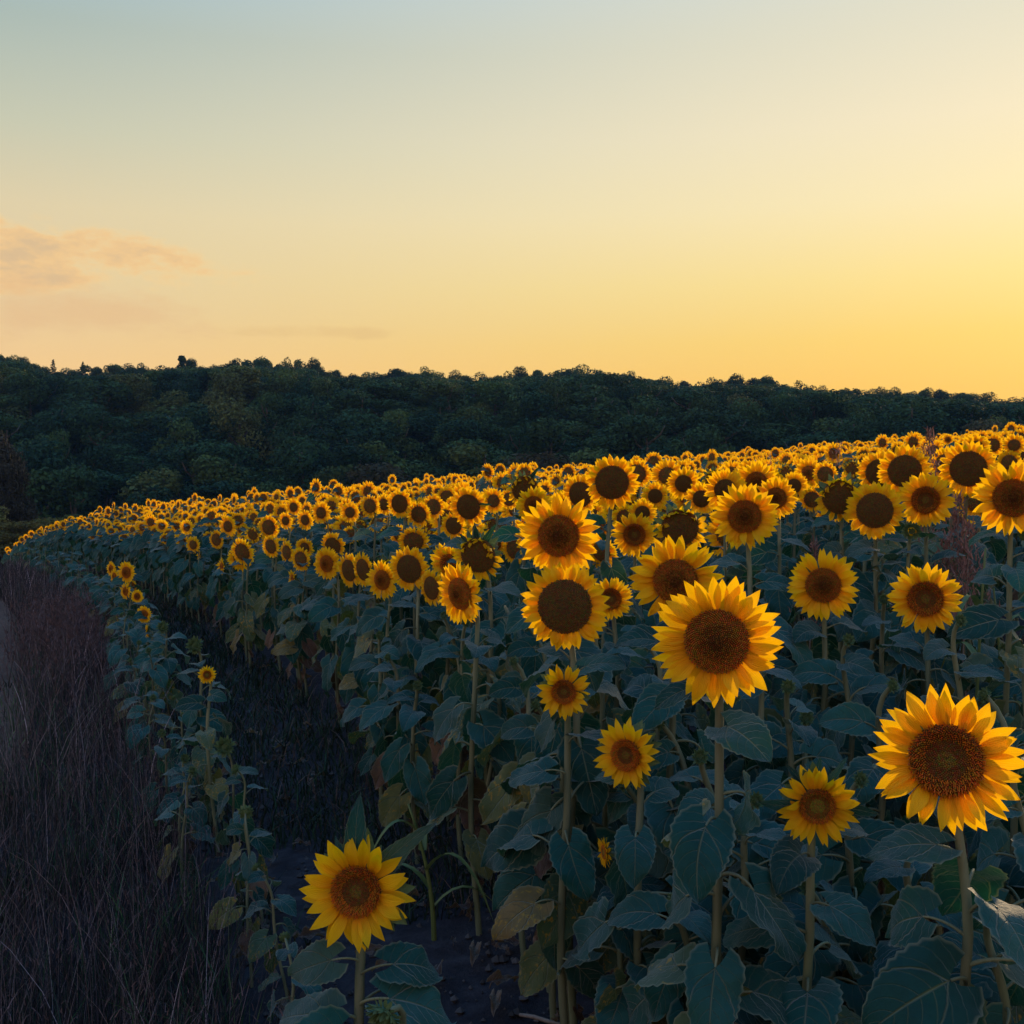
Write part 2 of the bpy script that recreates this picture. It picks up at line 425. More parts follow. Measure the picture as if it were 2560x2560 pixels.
# ------------------------------------------------------------------ leaf and petal templates
def leaf_template(seed, kind, lod=0):
    rng = random.Random(seed * 131 + hash(kind) % 1000 if False else seed * 131 + {"up": 1, "mid": 2, "hang": 3, "dead": 4, "bract": 5}[kind])
    U = rng.uniform
    pet = {"up": (58, 12, 0.50), "mid": (48, -12, 0.62), "hang": (30, -55, 0.50), "dead": (-5, -80, 0.28), "bract": (0, 0, 0.02)}[kind]
    bl = {"up": (6, -42), "mid": (-22, -72), "hang": (-66, -92), "dead": (-80, -100), "bract": (10, -15)}[kind]
    p0, p1, plen = pet; p0 += U(-8, 8); p1 += U(-10, 10); plen *= U(0.85, 1.15)
    b0, b1 = bl; b0 += U(-12, 12); b1 += U(-16, 12)
    Wd = {"up": 0.40, "mid": 0.43, "hang": 0.40, "dead": 0.22, "bract": 0.17}[kind] * U(0.9, 1.1)
    fold = {"up": 0.30, "mid": 0.22, "hang": 0.38, "dead": 0.9, "bract": 0.3}[kind] * U(0.6, 1.3)
    wav = {"up": 0.03, "mid": 0.045, "hang": 0.06, "dead": 0.12, "bract": 0.02}[kind]
    roll = R(U(-24, 24)); sidebend = U(-0.25, 0.25)
    mb = MB()
    npet = (7, 4)[lod]; pts = [(0, 0, 0)]; y = z = 0.0
    for i in range(npet):
        a = R(p0 + (p1 - p0) * (i / (npet - 1)) ** 1.3); y += math.cos(a) * plen / npet; z += math.sin(a) * plen / npet
        pts.append((0, y, z))
    rr = np.linspace(0.028, 0.016, len(pts))
    V, F, uv = tube(pts, rr, (6, 3)[lod], False)
    if kind != "bract": mb.add(V, F, 1, uv)
    base = np.array(pts[-1])
    nv, nu = ((23, 8), (7, 4))[lod]
    # midrib
    mids = [base]; tans = []
    for i in range(nv + 1):
        a = R(b0 + (b1 - b0) * i / nv); tans.append(np.array([0, math.cos(a), math.sin(a)])); mids.append(mids[-1] + tans[-1] / nv)
    mids = np.array(mids[:-1]); tans = np.array(tans)
    V = []; uv = []
    ph = U(0, 6); cr, sr = math.cos(roll), math.sin(roll)
    for i in range(nv + 1):
        v = i / nv
        w = (v + 0.012) ** 0.40 * (1 - v) ** 0.86 * 1.95 * Wd if kind != "bract" else (v + 0.05) ** 0.35 * (1 - v) ** 0.9 * 1.8 * Wd
        tooth = (1 + (0.045 if i % 2 else -0.03)) if lod == 0 and 0 < i < nv - 1 else 1
        nrm = np.cross(np.array([1.0, 0, 0]), tans[i])
        side = np.array([1.0, 0, 0]) * cr + nrm * sr; nr2 = nrm * cr - np.array([1.0, 0, 0]) * sr
        for j in range(nu + 1):
            u = -1 + 2 * j / nu; au = abs(u)
            ww = w * (tooth if au > 0.99 else 1)
            back = 0.30 * au ** 1.5 * (1 - v) ** 2.2 if kind != "bract" else 0
            h = fold * au * ww * 0.75 - 0.35 * (au * ww) ** 2 + wav * math.sin(v * 9 + ph + u * 1.4) * au + wav * 0.5 * math.sin(v * 19 + ph * 2) * au * au
            h += -0.030 * math.cos(((v - 0.36 * au ** 1.25) * 7) * 2 * math.pi) * au * (1 - au * 0.6) if lod == 0 else 0
            p = mids[i] - tans[i] * back + side * (u * ww) + nr2 * h + np.array([1.0, 0, 0]) * sidebend * v * v * 0.5
            V.append(p); uv.append((0.5 + u / 2, v))
    m = nu + 1
    F = [(i * m + j, i * m + j + 1, (i + 1) * m + j + 1, (i + 1) * m + j) for i in range(nv) for j in range(nu)]
    mb.add(V, F, 0, uv)
    return mb
LEAF = {}
NVAR = {"up": 6, "mid": 8, "hang": 6, "dead": 4}
for kind, n in NVAR.items():
    mats = {"dead": [("d", M_LEAF_D)], "hang": [("g", M_LEAF), ("y", M_LEAF_Y), ("d", M_LEAF_D)]}.get(kind, [("g", M_LEAF), ("y", M_LEAF_Y)])
    for s in range(n):
        mb = leaf_template(s, kind)
        for key, m in mats:
            LEAF[(kind, key, s)] = mb.mesh("leaf_" + kind, [m, M_STEM if key != "d" else M_LEAF_D])
BRACT = [leaf_template(s, "bract").mesh("bract", [M_LEAF, M_STEM]) for s in range(4)]

def petal_shape(seed, rows=8, cols=4, hw=0.15):
    """petal along +X from 0 to 1; returns verts, faces, uv"""
    rng = random.Random(seed); U = rng.uniform
    curl = U(-0.10, 0.14); side = U(-0.07, 0.07); cup = U(0.25, 0.8); tipc = U(-0.12, 0.16); tw = U(-0.25, 0.25)
    mx = U(0.42, 0.55)
    V = []; uv = []
    for i in range(rows + 1):
        v = i / rows
        w = hw * (0.50 + 0.50 * math.sin(min(1, v / mx) * math.pi / 2)) if v < mx else hw * max(0.0, 1 - ((v - mx) / (1 - mx)) ** 1.55) ** 0.95
        if i == rows: w = hw * 0.02
        for j in range(cols + 1):
            u = -1 + 2 * j / cols
            z = cup * w * (u * u - 0.4) * 0.8 + curl * math.sin(v * math.pi) + tipc * v ** 3 + tw * u * w * v - 0.10 * hw * math.cos(u * 5.5)
            V.append((v, u * w + side * v * v, z)); uv.append((0.5 + u / 2, v))
    m = cols + 1
    F = [(i * m + j, i * m + j + 1, (i + 1) * m + j + 1, (i + 1) * m + j) for i in range(rows) for j in range(cols)]
    return np.array(V), F, np.array(uv)
PETALS = []
for s in range(9):
    V, F, uv = petal_shape(s); PETALS.append(new_mesh("petal", V, F, [M_PETAL], None, uv))

def petal_matrices(style, rng):
    """placements (in a head of outer radius 1, facing +Z) for the ray petals"""
    U = rng.uniform
    rd = {"open": 0.49, "mature": 0.60, "young": 0.44, "wilt": 0.62}[style]
    out = []
    layers = {"open": ((22, 6, 0.0), (22, 13, -0.03)), "mature": ((26, 6, 0.0), (24, 14, -0.03)), "young": ((17, 10, 0.0), (16, 18, -0.03)),
              "wilt": ((17, 20, 0.0), (15, 40, -0.03))}[style]
    for li, (n, spread, z0) in enumerate(layers):
        for k in range(n):
            ph = 2 * math.pi * (k + 0.5 * li) / n + U(-0.09, 0.09)
            ln = (1.03 - rd) * U(0.86, 1.10)
            tilt = R({"open": 6, "mature": 2, "young": 16, "wilt": 6}[style] * (1 - li) + U(-spread, spread))
            hw = {"open": 1.0, "mature": 0.95, "young": 1.12, "wilt": 0.9}[style] * U(0.85, 1.1)
            if style == "wilt":
                up = math.sin(ph)
                if up > 0.2: tilt = R(U(50, 125)); ln *= U(0.55, 0.8)
                else: tilt = R(U(-45, 15)); ln *= U(0.8, 1.0)
            if rng.random() < 0.06: tilt += R(U(20, 45))
            m = (Matrix.Rotation(ph, 4, "Z") @ Matrix.Translation((rd * 0.93, 0, z0)) @ Matrix.Rotation(-tilt, 4, "Y") @ Matrix.Rotation(U(-0.13, 0.13), 4, "Z")
                 @ Matrix.Rotation(U(-0.4, 0.4), 4, "X") @ Matrix.Diagonal((ln, 0.72 * hw, 0.55, 1)))
            out.append(m)
    return out
def baked_petals(style, seed, rows, cols):
    rng = random.Random(seed); mb = MB()
    shapes = [petal_shape(s, rows, cols) for s in range(7)]
    for m in petal_matrices(style, rng):
        V, F, uv = shapes[rng.randrange(7)]
        A = np.array(m); mb.add(V @ A[:3, :3].T + A[:3, 3], F, 0, uv)
    return mb
RAYS = {st: [baked_petals(st, s, 5, 2).mesh("ray_petals", [M_PETAL]) for s in range(4)] for st in ("open", "mature", "young", "wilt")}

def disc_mb(look, n, seed, rd):
    """domed disc of packed florets in phyllotaxis; look: dome, ring, dark, young"""
    rng = random.Random(seed); mb = MB()
    dome = {"dome": 0.15, "ring": 0.05, "dark": 0.12, "young": 0.06}[look]
    def surf(r):
        q = r / rd; z = 0.03 + dome * (1 - q * q)
        if look in ("ring", "young"): z += 0.055 * math.exp(-((q - 0.82) / 0.16) ** 2) - 0.03 * math.exp(-(q / 0.5) ** 2)
        return z
    segs = 20; V = [(0, 0, surf(0) - 0.02)]; C = [(0.085, 0.04, 0.014)]
    for i in range(1, 6):
        for k in range(segs):
            r = rd * i / 5; V.append((r * math.cos(2 * math.pi * k / segs), r * math.sin(2 * math.pi * k / segs), surf(r) - 0.02 - (0.06 if i == 5 else 0))); C.append((0.085, 0.038, 0.012))
    F = [(0, 1 + k, 1 + (k + 1) % segs) for k in range(segs)]
    F += [(1 + (i - 1) * segs + k, 1 + i * segs + k, 1 + i * segs + (k + 1) % segs, 1 + (i - 1) * segs + (k + 1) % segs) for i in range(1, 5) for k in range(segs)]
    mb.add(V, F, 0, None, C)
    s0 = rd / math.sqrt(n) * 0.92
    PV, PFc, PC = [], [], []
    for i in range(n):
        q = math.sqrt((i + 0.5) / n); r = rd * q; th = i * 2.399963
        j = rng.uniform(0.75, 1.2)
        if look == "dome":
            h = 0.052 * j if q < 0.55 else 0.034 * j; wd = 0.8 if q > 0.5 else 0.62
            c = (0.055, 0.024, 0.007) if q < 0.25 else (0.105, 0.042, 0.009) if q < 0.6 else (0.135, 0.056, 0.012)
        elif look == "ring":
            h = 0.02 if q < 0.55 else 0.085 * j; wd = 1.0 if q < 0.55 else 0.6
            c = (0.060, 0.048, 0.013) if q < 0.25 else (0.055, 0.026, 0.010) if q < 0.55 else (0.17, 0.062, 0.010)
        elif look == "young":
            h = 0.02 if q < 0.65 else 0.07 * j; wd = 1.0 if q < 0.65 else 0.65
            c = (0.075, 0.070, 0.016) if q < 0.4 else (0.065, 0.035, 0.010) if q < 0.68 else (0.15, 0.058, 0.010)
        else:
            h = 0.022 * j; wd = 1.0; c = (0.043, 0.027, 0.012) if q > 0.3 else (0.036, 0.025, 0.012)
        c = tuple(x * rng.uniform(0.6, 1.35) * g for x, g in zip(c, (3.4, 2.65, 1.6)))
        z = surf(r); ct, st = math.cos(th), math.sin(th); hs = s0 * wd
        b = len(PV); lean = 0.5 * h * (q - 0.35) if look != "dark" else 0
        jx, jy = rng.uniform(-.3, .3) * h, rng.uniform(-.3, .3) * h
        for sx, sy in ((-1, -1), (1, -1), (1, 1), (-1, 1)):
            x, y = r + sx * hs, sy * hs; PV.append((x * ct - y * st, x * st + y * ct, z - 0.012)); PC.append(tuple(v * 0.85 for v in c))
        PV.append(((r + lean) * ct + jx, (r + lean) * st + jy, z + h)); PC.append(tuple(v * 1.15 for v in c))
        PFc += [(b, b + 1, b + 4), (b + 1, b + 2, b + 4), (b + 2, b + 3, b + 4), (b + 3, b, b + 4)]
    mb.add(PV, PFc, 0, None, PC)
    return mb
RD = {"open": 0.49, "mature": 0.60, "young": 0.44, "wilt": 0.62}
LOOKS = {"open": ("dome", "ring"), "mature": ("dark", "dome"), "young": ("young",), "wilt": ("dark",)}
DISC = {}
for st, looks in LOOKS.items():
    for lk in ("dome", "ring", "dark", "young"):
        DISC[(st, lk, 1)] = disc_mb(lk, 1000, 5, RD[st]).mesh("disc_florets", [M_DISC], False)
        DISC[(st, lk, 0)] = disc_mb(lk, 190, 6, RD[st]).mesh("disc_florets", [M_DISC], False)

def calyx_mb(rd, blen, n, seed, segs=16):
    """green back of a head: shallow bowl with pointed bracts round the rim"""
    rng = random.Random(seed); mb = MB(); V = []
    prof = [(0.10, -0.30), (0.30, -0.25), (0.62, -0.14), (0.95, -0.035), (0.97, 0.0)]
    for r, z in prof:
        for k in range(segs): V.append((rd * r * math.cos(2 * math.pi * k / segs), rd * r * math.sin(2 * math.pi * k / segs), z * 0.9))
    F = [(i * segs + k, i * segs + (k + 1) % segs, (i + 1) * segs + (k + 1) % segs, (i + 1) * segs + k) for i in range(len(prof) - 1) for k in range(segs)]
    F.append(tuple(range(segs))[::-1])
    mb.add(V, F, 0)
    for li in range(2):
        for k in range(n):
            V, F, uv = petal_shape(rng.randrange(99), 5, 2, 0.22)
            ph = 2 * math.pi * (k + 0.5 * li) / n + rng.uniform(-0.1, 0.1); ln = blen * rng.uniform(0.7, 1.2)
            A = np.array(Matrix.Rotation(ph, 4, "Z") @ Matrix.Translation((rd * (0.86 - 0.15 * li), 0, -0.06 - 0.05 * li)) @ Matrix.Rotation(R(rng.uniform(-5, 40)), 4, "Y")
                         @ Matrix.Rotation(rng.uniform(-.25, .25), 4, "Z") @ Matrix.Diagonal((ln, ln * 0.9, ln * 0.8, 1)))
            mb.add(V @ A[:3, :3].T + A[:3, 3], F, 0, uv)
    return mb
CALYX = {st: calyx_mb(RD[st], {"open": 0.34, "mature": 0.30, "young": 0.62, "wilt": 0.42}[st], 13, 3).mesh("flower_head", [M_CALYX]) for st in RD}

def bud_mesh(seed, yellow):
    """closed bud: green bowl wrapped by many incurved bracts, a little yellow at the mouth"""
    rng = random.Random(seed); mb = calyx_mb(0.62, 0.5, 10, seed)
    for li, (r0, tilt) in enumerate(((0.60, -35), (0.55, -55), (0.46, -72), (0.35, -85))):
        for k in range(11):
            V, F, uv = petal_shape(rng.randrange(99), 5, 2, 0.24)
            ph = 2 * math.pi * (k + 0.5 * li) / 11 + rng.uniform(-.12, .12); ln = rng.uniform(0.45, 0.65)
            A = np.array(Matrix.Rotation(ph, 4, "Z") @ Matrix.Translation((r0, 0, 0.0)) @ Matrix.Rotation(R(tilt + rng.uniform(-18, 14)), 4, "Y")
                         @ Matrix.Diagonal((ln, ln, ln, 1)))
            mb.add(V @ A[:3, :3].T + A[:3, 3], F, 1 if (li == 3 and yellow) else 0, uv)
    return mb.mesh("bud", [M_CALYX, M_PETAL])
BUD = [bud_mesh(s, s % 2) for s in range(4)]

# ------------------------------------------------------------------ sunflower plants
def head_matrix(P, yaw, nod, scale, spin):
    n = Vector((-math.sin(yaw) * math.cos(nod), -math.cos(yaw) * math.cos(nod), -math.sin(nod)))
    x = Vector((0, 0, 1)).cross(n).normalized(); y = n.cross(x)
    m = Matrix((x, y, n)).transposed().to_4x4()
    return Matrix.Translation(P) @ m @ Matrix.Rotation(spin, 4, "Z") @ Matrix.Diagonal((scale, scale, scale, 1)), n
def stem_path(base, neck, n, h, wob, rng):
    """points (local to base) from the ground up to the back of the head"""
    e = neck - base; k = 0.72
    s = Vector((e.x * 0.55 + rng.uniform(-wob, wob), e.y * 0.55 + rng.uniform(-wob, wob), max(0.05, e.z * k)))
    pts = []
    for i in range(9):
        t = i / 8; pts.append(Vector((s.x * t ** 1.3 + wob * 0.6 * math.sin(t * 4 + wob * 90), s.y * t ** 1.3, s.z * t)))
    t0 = Vector((s.x * .3, s.y * .3, 1)).normalized() * (e.z * 0.36); t1 = (n * 0.75 + Vector((0, 0, 0.25))).normalized() * min(0.3, e.z * 0.30)
    for i in range(1, 8):
        t = i / 7; a = 2 * t ** 3 - 3 * t * t + 1; b = t ** 3 - 2 * t * t + t; c = -2 * t ** 3 + 3 * t * t; d = t ** 3 - t * t
        pts.append(pts[8] * a + t0 * b + e * c + t1 * d)
    return pts
GA = 2.39996
FRONT = "sunflowers standing at the front of the field"
MIDG = "sunflower heads of the middle rows"
# px, py, diameter px, depth (None: from size), style, disc look, yaw, nod, label
HERO = [
    (1792, 1603, 332, 2.25, "open", "dome", 14, 2, "largest bloom of the picture, domed brown disc, overlapping the sunflower head behind it"),
    (2366, 1900, 368, 2.05, "open", "ring", 20, -6, "big sunflower low at right edge with fuzzy orange ring round its dark disc"),
    (891, 2228, 286, 2.40, "young", "ring", 4, -8, "lone short sunflower standing by itself on bare soil at the bottom"),
    (1689, 1452, 232, 3.05, "open", "dome", 10, 10, "sunflower half hidden behind the largest bloom, dark hollow in its disc"),
    (1397, 1339, 216, 3.35, "open", "dome", 12, 4, "round sunflower with brown dome, upper one of two stacked large heads"),
    (1412, 1516, 226, 3.15, "mature", "dark", 8, 2, "round sunflower with flat dark disc, lower one of two stacked large heads"),
    (2058, 1463, 180, 3.90, "open", "dome", 16, 0, "evenly round sunflower with reddish brown disc above a heart shaped leaf"),
    (2314, 1497, 180, 3.80, "open", "ring", 20, -2, "sunflower with greenish dark centre above the big right hand bloom"),
    (2043, 2014, 204, 2.35, "young", "young", 10, 4, "small half open sunflower with green bracts above its petals beside the big right bloom"),
    (1566, 1887, 182, 2.75, "young", "ring", 34, 0, "small sunflower turned to the left below the stacked large heads"),
    (1410, 1729, 140, 2.95, "young", "ring", 10, 2, "small sunflower directly below the two stacked large heads"),
    (1862, 1291, 172, 3.95, "open", "dome", 16, 4, "large sunflower with domed centre above the largest bloom"),
    (2532, 1245, 196, 3.70, "open", "dome", 22, 0, "large sunflower cut by the right edge of the picture, dark domed disc"),
    (2187, 1276, 148, 4.60, "mature", "dark", 18, 4, "sunflower with wide dark disc and short upper petals right of a wilting head"),
    (2314, 1250, 142, 4.70, "open", "ring", 20, 0, "sunflower with a clear reddish ring in its disc above a green bud"),
    (2421, 1172, 148, 4.90, "mature", "dark", 22, 2, "tall sunflower with dark round disc next to the pink grass plume"),
    (2262, 1178, 136, 5.10, "mature", "dark", 18, 6, "tall sunflower with wide dark disc left of the pink grass plume"),
    (2200, 1182, 116, 5.60, "mature", "dark", 20, 4, "sunflower half covered by the tall head left of the pink plume"),
    (2100, 1242, 140, 4.75, "wilt", "dark", 20, 8, "wilting sunflower with curled upper petals left of the wide dark disc"),
    (1530, 1206, 142, 4.80, "mature", "dark", 8, 8, "tallest sunflower of the centre, wide dark disc standing against the dark wood"),
    (1700, 1318, 150, 4.55, "wilt", "dark", 10, 10, "nodding sunflower with huge dark disc above the half hidden bloom"),
    (1195, 1388, 146, 4.70, "wilt", "dark", 20, 16, "drooping sunflower with ragged hanging petals and green bracts"),
    (1151, 1484, 166, 4.20, "open", "dome", 44, 8, "sunflower turned aside at field corner, leaning narrow brown disc"),
    (1023, 1422, 118, 5.90, "mature", "dark", 26, 6, "sunflower with wide brown disc left of the head turned aside"),
    (956, 1450, 102, 6.40, "open", "dome", 34, 4, "narrow looking sunflower in front row, third head from the corner"),
    (1079, 1470, 98, 5.70, "mature", "dark", 48, 6, "sunflower mostly hidden behind the corner head turned aside"),
    (1586, 1337, 116, 5.10, "open", "ring", 10, 2, "sunflower with dark red ringed disc between two larger domed heads"),
    (1527, 1497, 112, 4.40, "open", "ring", 6, 2, "sunflower peeking out right behind the lower stacked head"),
    (1171, 1267, 106, 5.90, "mature", "dark", 22, 10, "sunflower with slanting dark oval disc and a leaf across its right"),
    (1312, 1222, 108, 5.70, "wilt", "dark", 12, 12, "nodding sunflower with ragged petals hanging over its disc top"),
    (1334, 1263, 96, 5.20, "open", "dome", 12, 6, "sunflower rising just behind the upper stacked head"),
    (1451, 1236, 108, 5.60, "mature", "dark", 34, 8, "sunflower turned aside left of the tallest centre head"),
    (1940, 1245, 110, 5.70, "open", "dome", 22, 4, "sunflower right behind the large domed head above the largest bloom"),
    (1891, 1206, 112, 6.00, "open", "dome", 14, 6, "sunflower topping the cluster over the large domed head"),
    (1813, 1225, 112, 5.90, "open", "dark", 18, 6, "sunflower at upper left shoulder of the large domed head"),
    (1753, 1247, 88, 6.60, "open", "dark", 24, 6, None), (1709, 1209, 88, 7.0, "open", "dark", 10, 6, None),
    (1638, 1240, 74, 8.0, "open", "dark", 14, 6, None), (1606, 1283, 76, 7.4, "open", "dark", 12, 4, None),
    (2063, 1185, 64, 8.6, "mature", "dark", 18, 6, None), (2130, 1170, 52, 9.4, "wilt", "dark", 18, 6, None),
    (1985, 1215, 74, 7.9, "open", "dark", 24, 4, None), (2030, 1249, 66, 8.0, "mature", "dark", 26, 8, None),
    (2440, 1120, 74, 8.3, "open", "dark", 20, 6, None), (2481, 1113, 58, 9.6, "mature", "dark", 18, 8, None), (2535, 1113, 60, 9.2, "open", "dark", 18, 4, None),
    (2523, 1156, 62, 9.0, "mature", "dark", 30, 8, None), (2370, 1099, 30, 17.0, "open", "dome", 20, 0, "small round sunflower sticking up above field line beside the pink plume"),
    (1234, 1252, 66, 8.0, "open", "dark", 20, 4, None), (1273, 1248, 56, 9.0, "mature", "dark", 26, 6, None),
    (999, 1259, 78, 7.8, "mature", "dark", 26, 6, None), (1047, 1286, 70, 7.9, "mature", "dark", 22, 10, None), (1084, 1267, 66, 8.6, "mature", "dark", 24, 6, None),
    (925, 1265, 60, 9.4, "mature", "dark", 26, 6, None), (960, 1261, 60, 9.6, "open", "dark", 30, 6, None), (875, 1281, 56, 10.0, "open", "dark", 20, 4, None),
    (1134, 1314, 74, 7.4, "mature", "dark", 26, 8, None), (908, 1424, 92, 7.2, "mature", "dark", 48, 8, None), (873, 1426, 92, 7.6, "mature", "dark", 44, 8, None),
    (817, 1409, 88, 8.0, "open", "dome", 32, 4, "well lit sunflower at front edge of the row, left of dense cluster of turned heads"),
    (832, 1366, 76, 9.0, "mature", "dark", 24, 8, None), (752, 1398, 64, 9.3, "mature", "dark", 30, 6, None), (717, 1381, 60, 10.2, "mature", "dark", 44, 6, None), (677, 1366, 60, 10.6, "mature", "dark", 32, 10, None),
    (732, 1446, 46, 9.4, "young", "dome", 60, 4, "small narrow sunflower hanging low beneath front row heads, nearer the corner"),
    (672, 1318, 64, 11.4, "mature", "dark", 22, 8, None), (714, 1302, 46, 13.0, "open", "dark", 26, 4, None), (763, 1300, 54, 12.0, "open", "dark", 30, 6, None),
    (803, 1282, 60, 11.0, "open", "dark", 26, 4, None), (734, 1268, 48, 14.0, "open", "dark", 22, 4, None), (632, 1334, 52, 12.2, "wilt", "dark", 28, 8, None),
    (570, 1316, 58, 13.2, "open", "dark", 28, 6, None), (541, 1349, 52, 13.4, "mature", "dark", 30, 6, None), (483, 1362, 48, 15.2, "open", "dark", 26, 4, None), (499, 1390, 32, 15.5, "young", "dark", 66, 4, None),
    (555, 1416, 46, 12.6, "young", "dome", 56, 2, "small narrow sunflower hanging low beneath front row heads, farther from the corner"),
]
SHOWN = [(h[0], h[1], h[2] / 2, h[3]) for h in HERO] + [(1512, 2130, 38, 2.95), (2279, 1327, 24, 4.55)]
def screens(w, r):
    px = 1280 + w.x / w.y * FPX; py = 1280 - (w.z - CAM_Z) / w.y * FPX; r = r / w.y * FPX
    return any(d > w.y - 0.03 and (px - hx) ** 2 + (py - hy) ** 2 < (hr * 0.8 + r) ** 2 for hx, hy, hr, d in SHOWN)
def make_leaves(root, pts, rng, n, size, f0, f1, dead=2, az0=None, keep=None, youngish=False, yellow=0.35):
    P = np.array([tuple(p) for p in pts]); seg = np.linalg.norm(np.diff(P, axis=0), axis=1); cum = np.concatenate([[0], np.cumsum(seg)]); cum /= cum[-1]
    az0 = rng.uniform(0, 6.28) if az0 is None else az0
    for i in range(n + dead):
        isd = i < dead
        f = f0 * (0.35 + 0.6 * i / max(1, dead)) if isd else f0 + (f1 - f0) * ((i - dead + rng.uniform(-.2, .2)) / max(1, n - 1))
        f = min(f1, max(0.06, f))
        p = [np.interp(f, cum, P[:, k]) for k in range(3)]
        az = az0 + i * GA + rng.uniform(-0.3, 0.3)
        q = (f - f0) / (f1 - f0)
        ln = size * (0.55 if isd else 0.72 + 0.75 * math.sin(math.pi * min(1, max(0, 0.16 + q * 0.78)))) * rng.uniform(0.85, 1.12)
        if isd: key = ("dead", "d", rng.randrange(NVAR["dead"]))
        else:
            kind = "up" if q > 0.82 else rng.choice(("mid", "mid", "hang")) if q > 0.52 else rng.choice(("mid", "hang", "hang", "hang"))
            if youngish and kind == "hang": kind = "mid"
            c = "g"
            if q < 0.40 and rng.random() < yellow * 1.7: c = "y"
            elif q < 0.75 and rng.random() < yellow * 0.22: c = "y"
            if kind == "hang" and q < 0.25 and rng.random() < 0.3 and not youngish: c = "d"
            key = (kind, c, rng.randrange(NVAR[kind]))
        m = Matrix.Translation(p) @ Matrix.Rotation(az, 4, "Z") @ Matrix.Rotation(-0.6 * math.sin(az) + rng.uniform(-.3, .3), 4, "Y") @ Matrix.Rotation(rng.uniform(-.25, .2), 4, "X") @ Matrix.Diagonal((ln, ln, ln, 1))
        w = root.location + (m @ Vector((0, 0.75, {"up": 0.25, "mid": -0.05, "hang": -0.5, "dead": -0.6}[key[0]])))
        if w.y < 9 and screens(w, ln * 0.36): continue
        obj("leaf", LEAF[key], root, m)
STATS = {"sunflower": 0}
HEADS = []     # px, py, radius px, depth of heads already standing
def sunflower(P, dia, style, yaw, nod, label, group, rng, detail, look=None, leaves=13, leaf_size=0.155, cat="sunflower", name="sunflower", bud=None, base_off=None,
              stem_r=0.0105, f0=0.34, dead=2, youngish=False, az0=None, yellow=0.35, lean=0.03, wob=0.02):
    """P: centre of the head; dia: across the petals; detail 2: every petal its own mesh"""
    hm, n = head_matrix(P, yaw, nod, dia / 2, rng.uniform(0, 6.28) if style != "wilt" and bud is None else rng.uniform(-.3, .3))
    bo = base_off if base_off is not None else (-n.x * 0.10 + rng.uniform(-lean, lean), -n.y * 0.10 + rng.uniform(-lean, lean))
    bx, by = P.x + bo[0], P.y + bo[1]
    base = Vector((bx, by, ground_z(bx, by) - 0.01))
    root = obj(name, None, None, None, base); root.empty_display_size = 0.1; root['_'] = 0; del root['_']
    tag(root, label, cat, group)
    neck = P - n * (dia / 2 * 0.27)
    pts = stem_path(base, neck, n, P.z - base.z, wob, rng)
    rad = np.concatenate([np.linspace(stem_r * 1.25, stem_r * 0.95, 12), np.linspace(stem_r * 0.9, stem_r * 0.8, len(pts) - 12)])
    V, F, uv = tube([tuple(p) for p in pts], rad, 8 if detail > 0 else 6, False)
    obj("stem", new_mesh("stem", V, F, [M_STEM], None, uv), root)
    loc = Matrix.Translation(-base) @ hm
    if bud is not None:
        obj("bud", BUD[bud % 4], root, loc)
    else:
        fh = obj("flower_head", CALYX[style], root, loc)
        lk = look or rng.choice(LOOKS[style])
        tag(obj("disc_florets", DISC[(style, lk, 1 if detail > 0 else 0)], fh), kind="stuff")
        if detail == 2:
            for m in petal_matrices(style, rng): obj("petal", PETALS[rng.randrange(9)], fh, m)
        else:
            tag(obj("ray_petals", RAYS[style][rng.randrange(4)], fh), kind="stuff")
    make_leaves(root, pts, rng, leaves, leaf_size, f0, 0.90, dead, az0, None, youngish, yellow)
    STATS["sunflower"] += 1
    px = 1280 + P.x / P.y * FPX; py = 1280 - (P.z - CAM_Z) / P.y * FPX
    HEADS.append((px, py, dia / 2 / P.y * FPX, P.y, bx, by))
    return root, base, n, hm

def mid_label(style, px):
    third = "left third" if px < 853 else "middle" if px < 1707 else "right third"
    return {"open": "sunflower with long open petals", "mature": "sunflower with wide dark disc, short petals,", "wilt": "wilting sunflower with curled petals", "young": "narrow sunflower seen aslant"}[style] + f" in crowded middle rows, {third} of picture"
HROOT = {}
for i, (px, py, dia, d, style, look, yaw, nod, label) in enumerate(HERO):
    rng = random.Random(500 + i)
    d = d or 0.25 * FPX / dia
    P = at(px, py, d); size = dia * d / FPX
    det = 2 if dia >= 125 else 1 if dia > 70 else 0
    grp = FRONT if label else MIDG
    lab = label or mid_label(style, px)
    big = dia > 100
    kw = dict(leaves=17 if big else 13, leaf_size=0.135 if big else 0.15, f0=0.28, dead=3)
    if i == 2: kw = dict(leaves=6, leaf_size=0.105, f0=0.36, dead=1, youngish=True, stem_r=0.011, az0=2.2, yellow=0.0, base_off=(0.03, 0.05))
    if i == 0: kw = dict(leaves=18, leaf_size=0.128, az0=0.4, f0=0.26)
    if i == 1: kw = dict(leaves=17, leaf_size=0.125, az0=1.0, f0=0.26, base_off=(0.07, 0.06))
    if i == 8: kw = dict(leaves=14, leaf_size=0.115, az0=0.2, f0=0.25, youngish=True)
    if i in (9, 10): kw = dict(leaves=10, leaf_size=0.12, f0=0.35)
    kw.setdefault('wob', 0.03); kw.setdefault('stem_r', 0.0098)
    r = sunflower(P, size, style, R(yaw), R(nod), lab, grp, rng, det, look, **kw)
    HROOT[i] = r
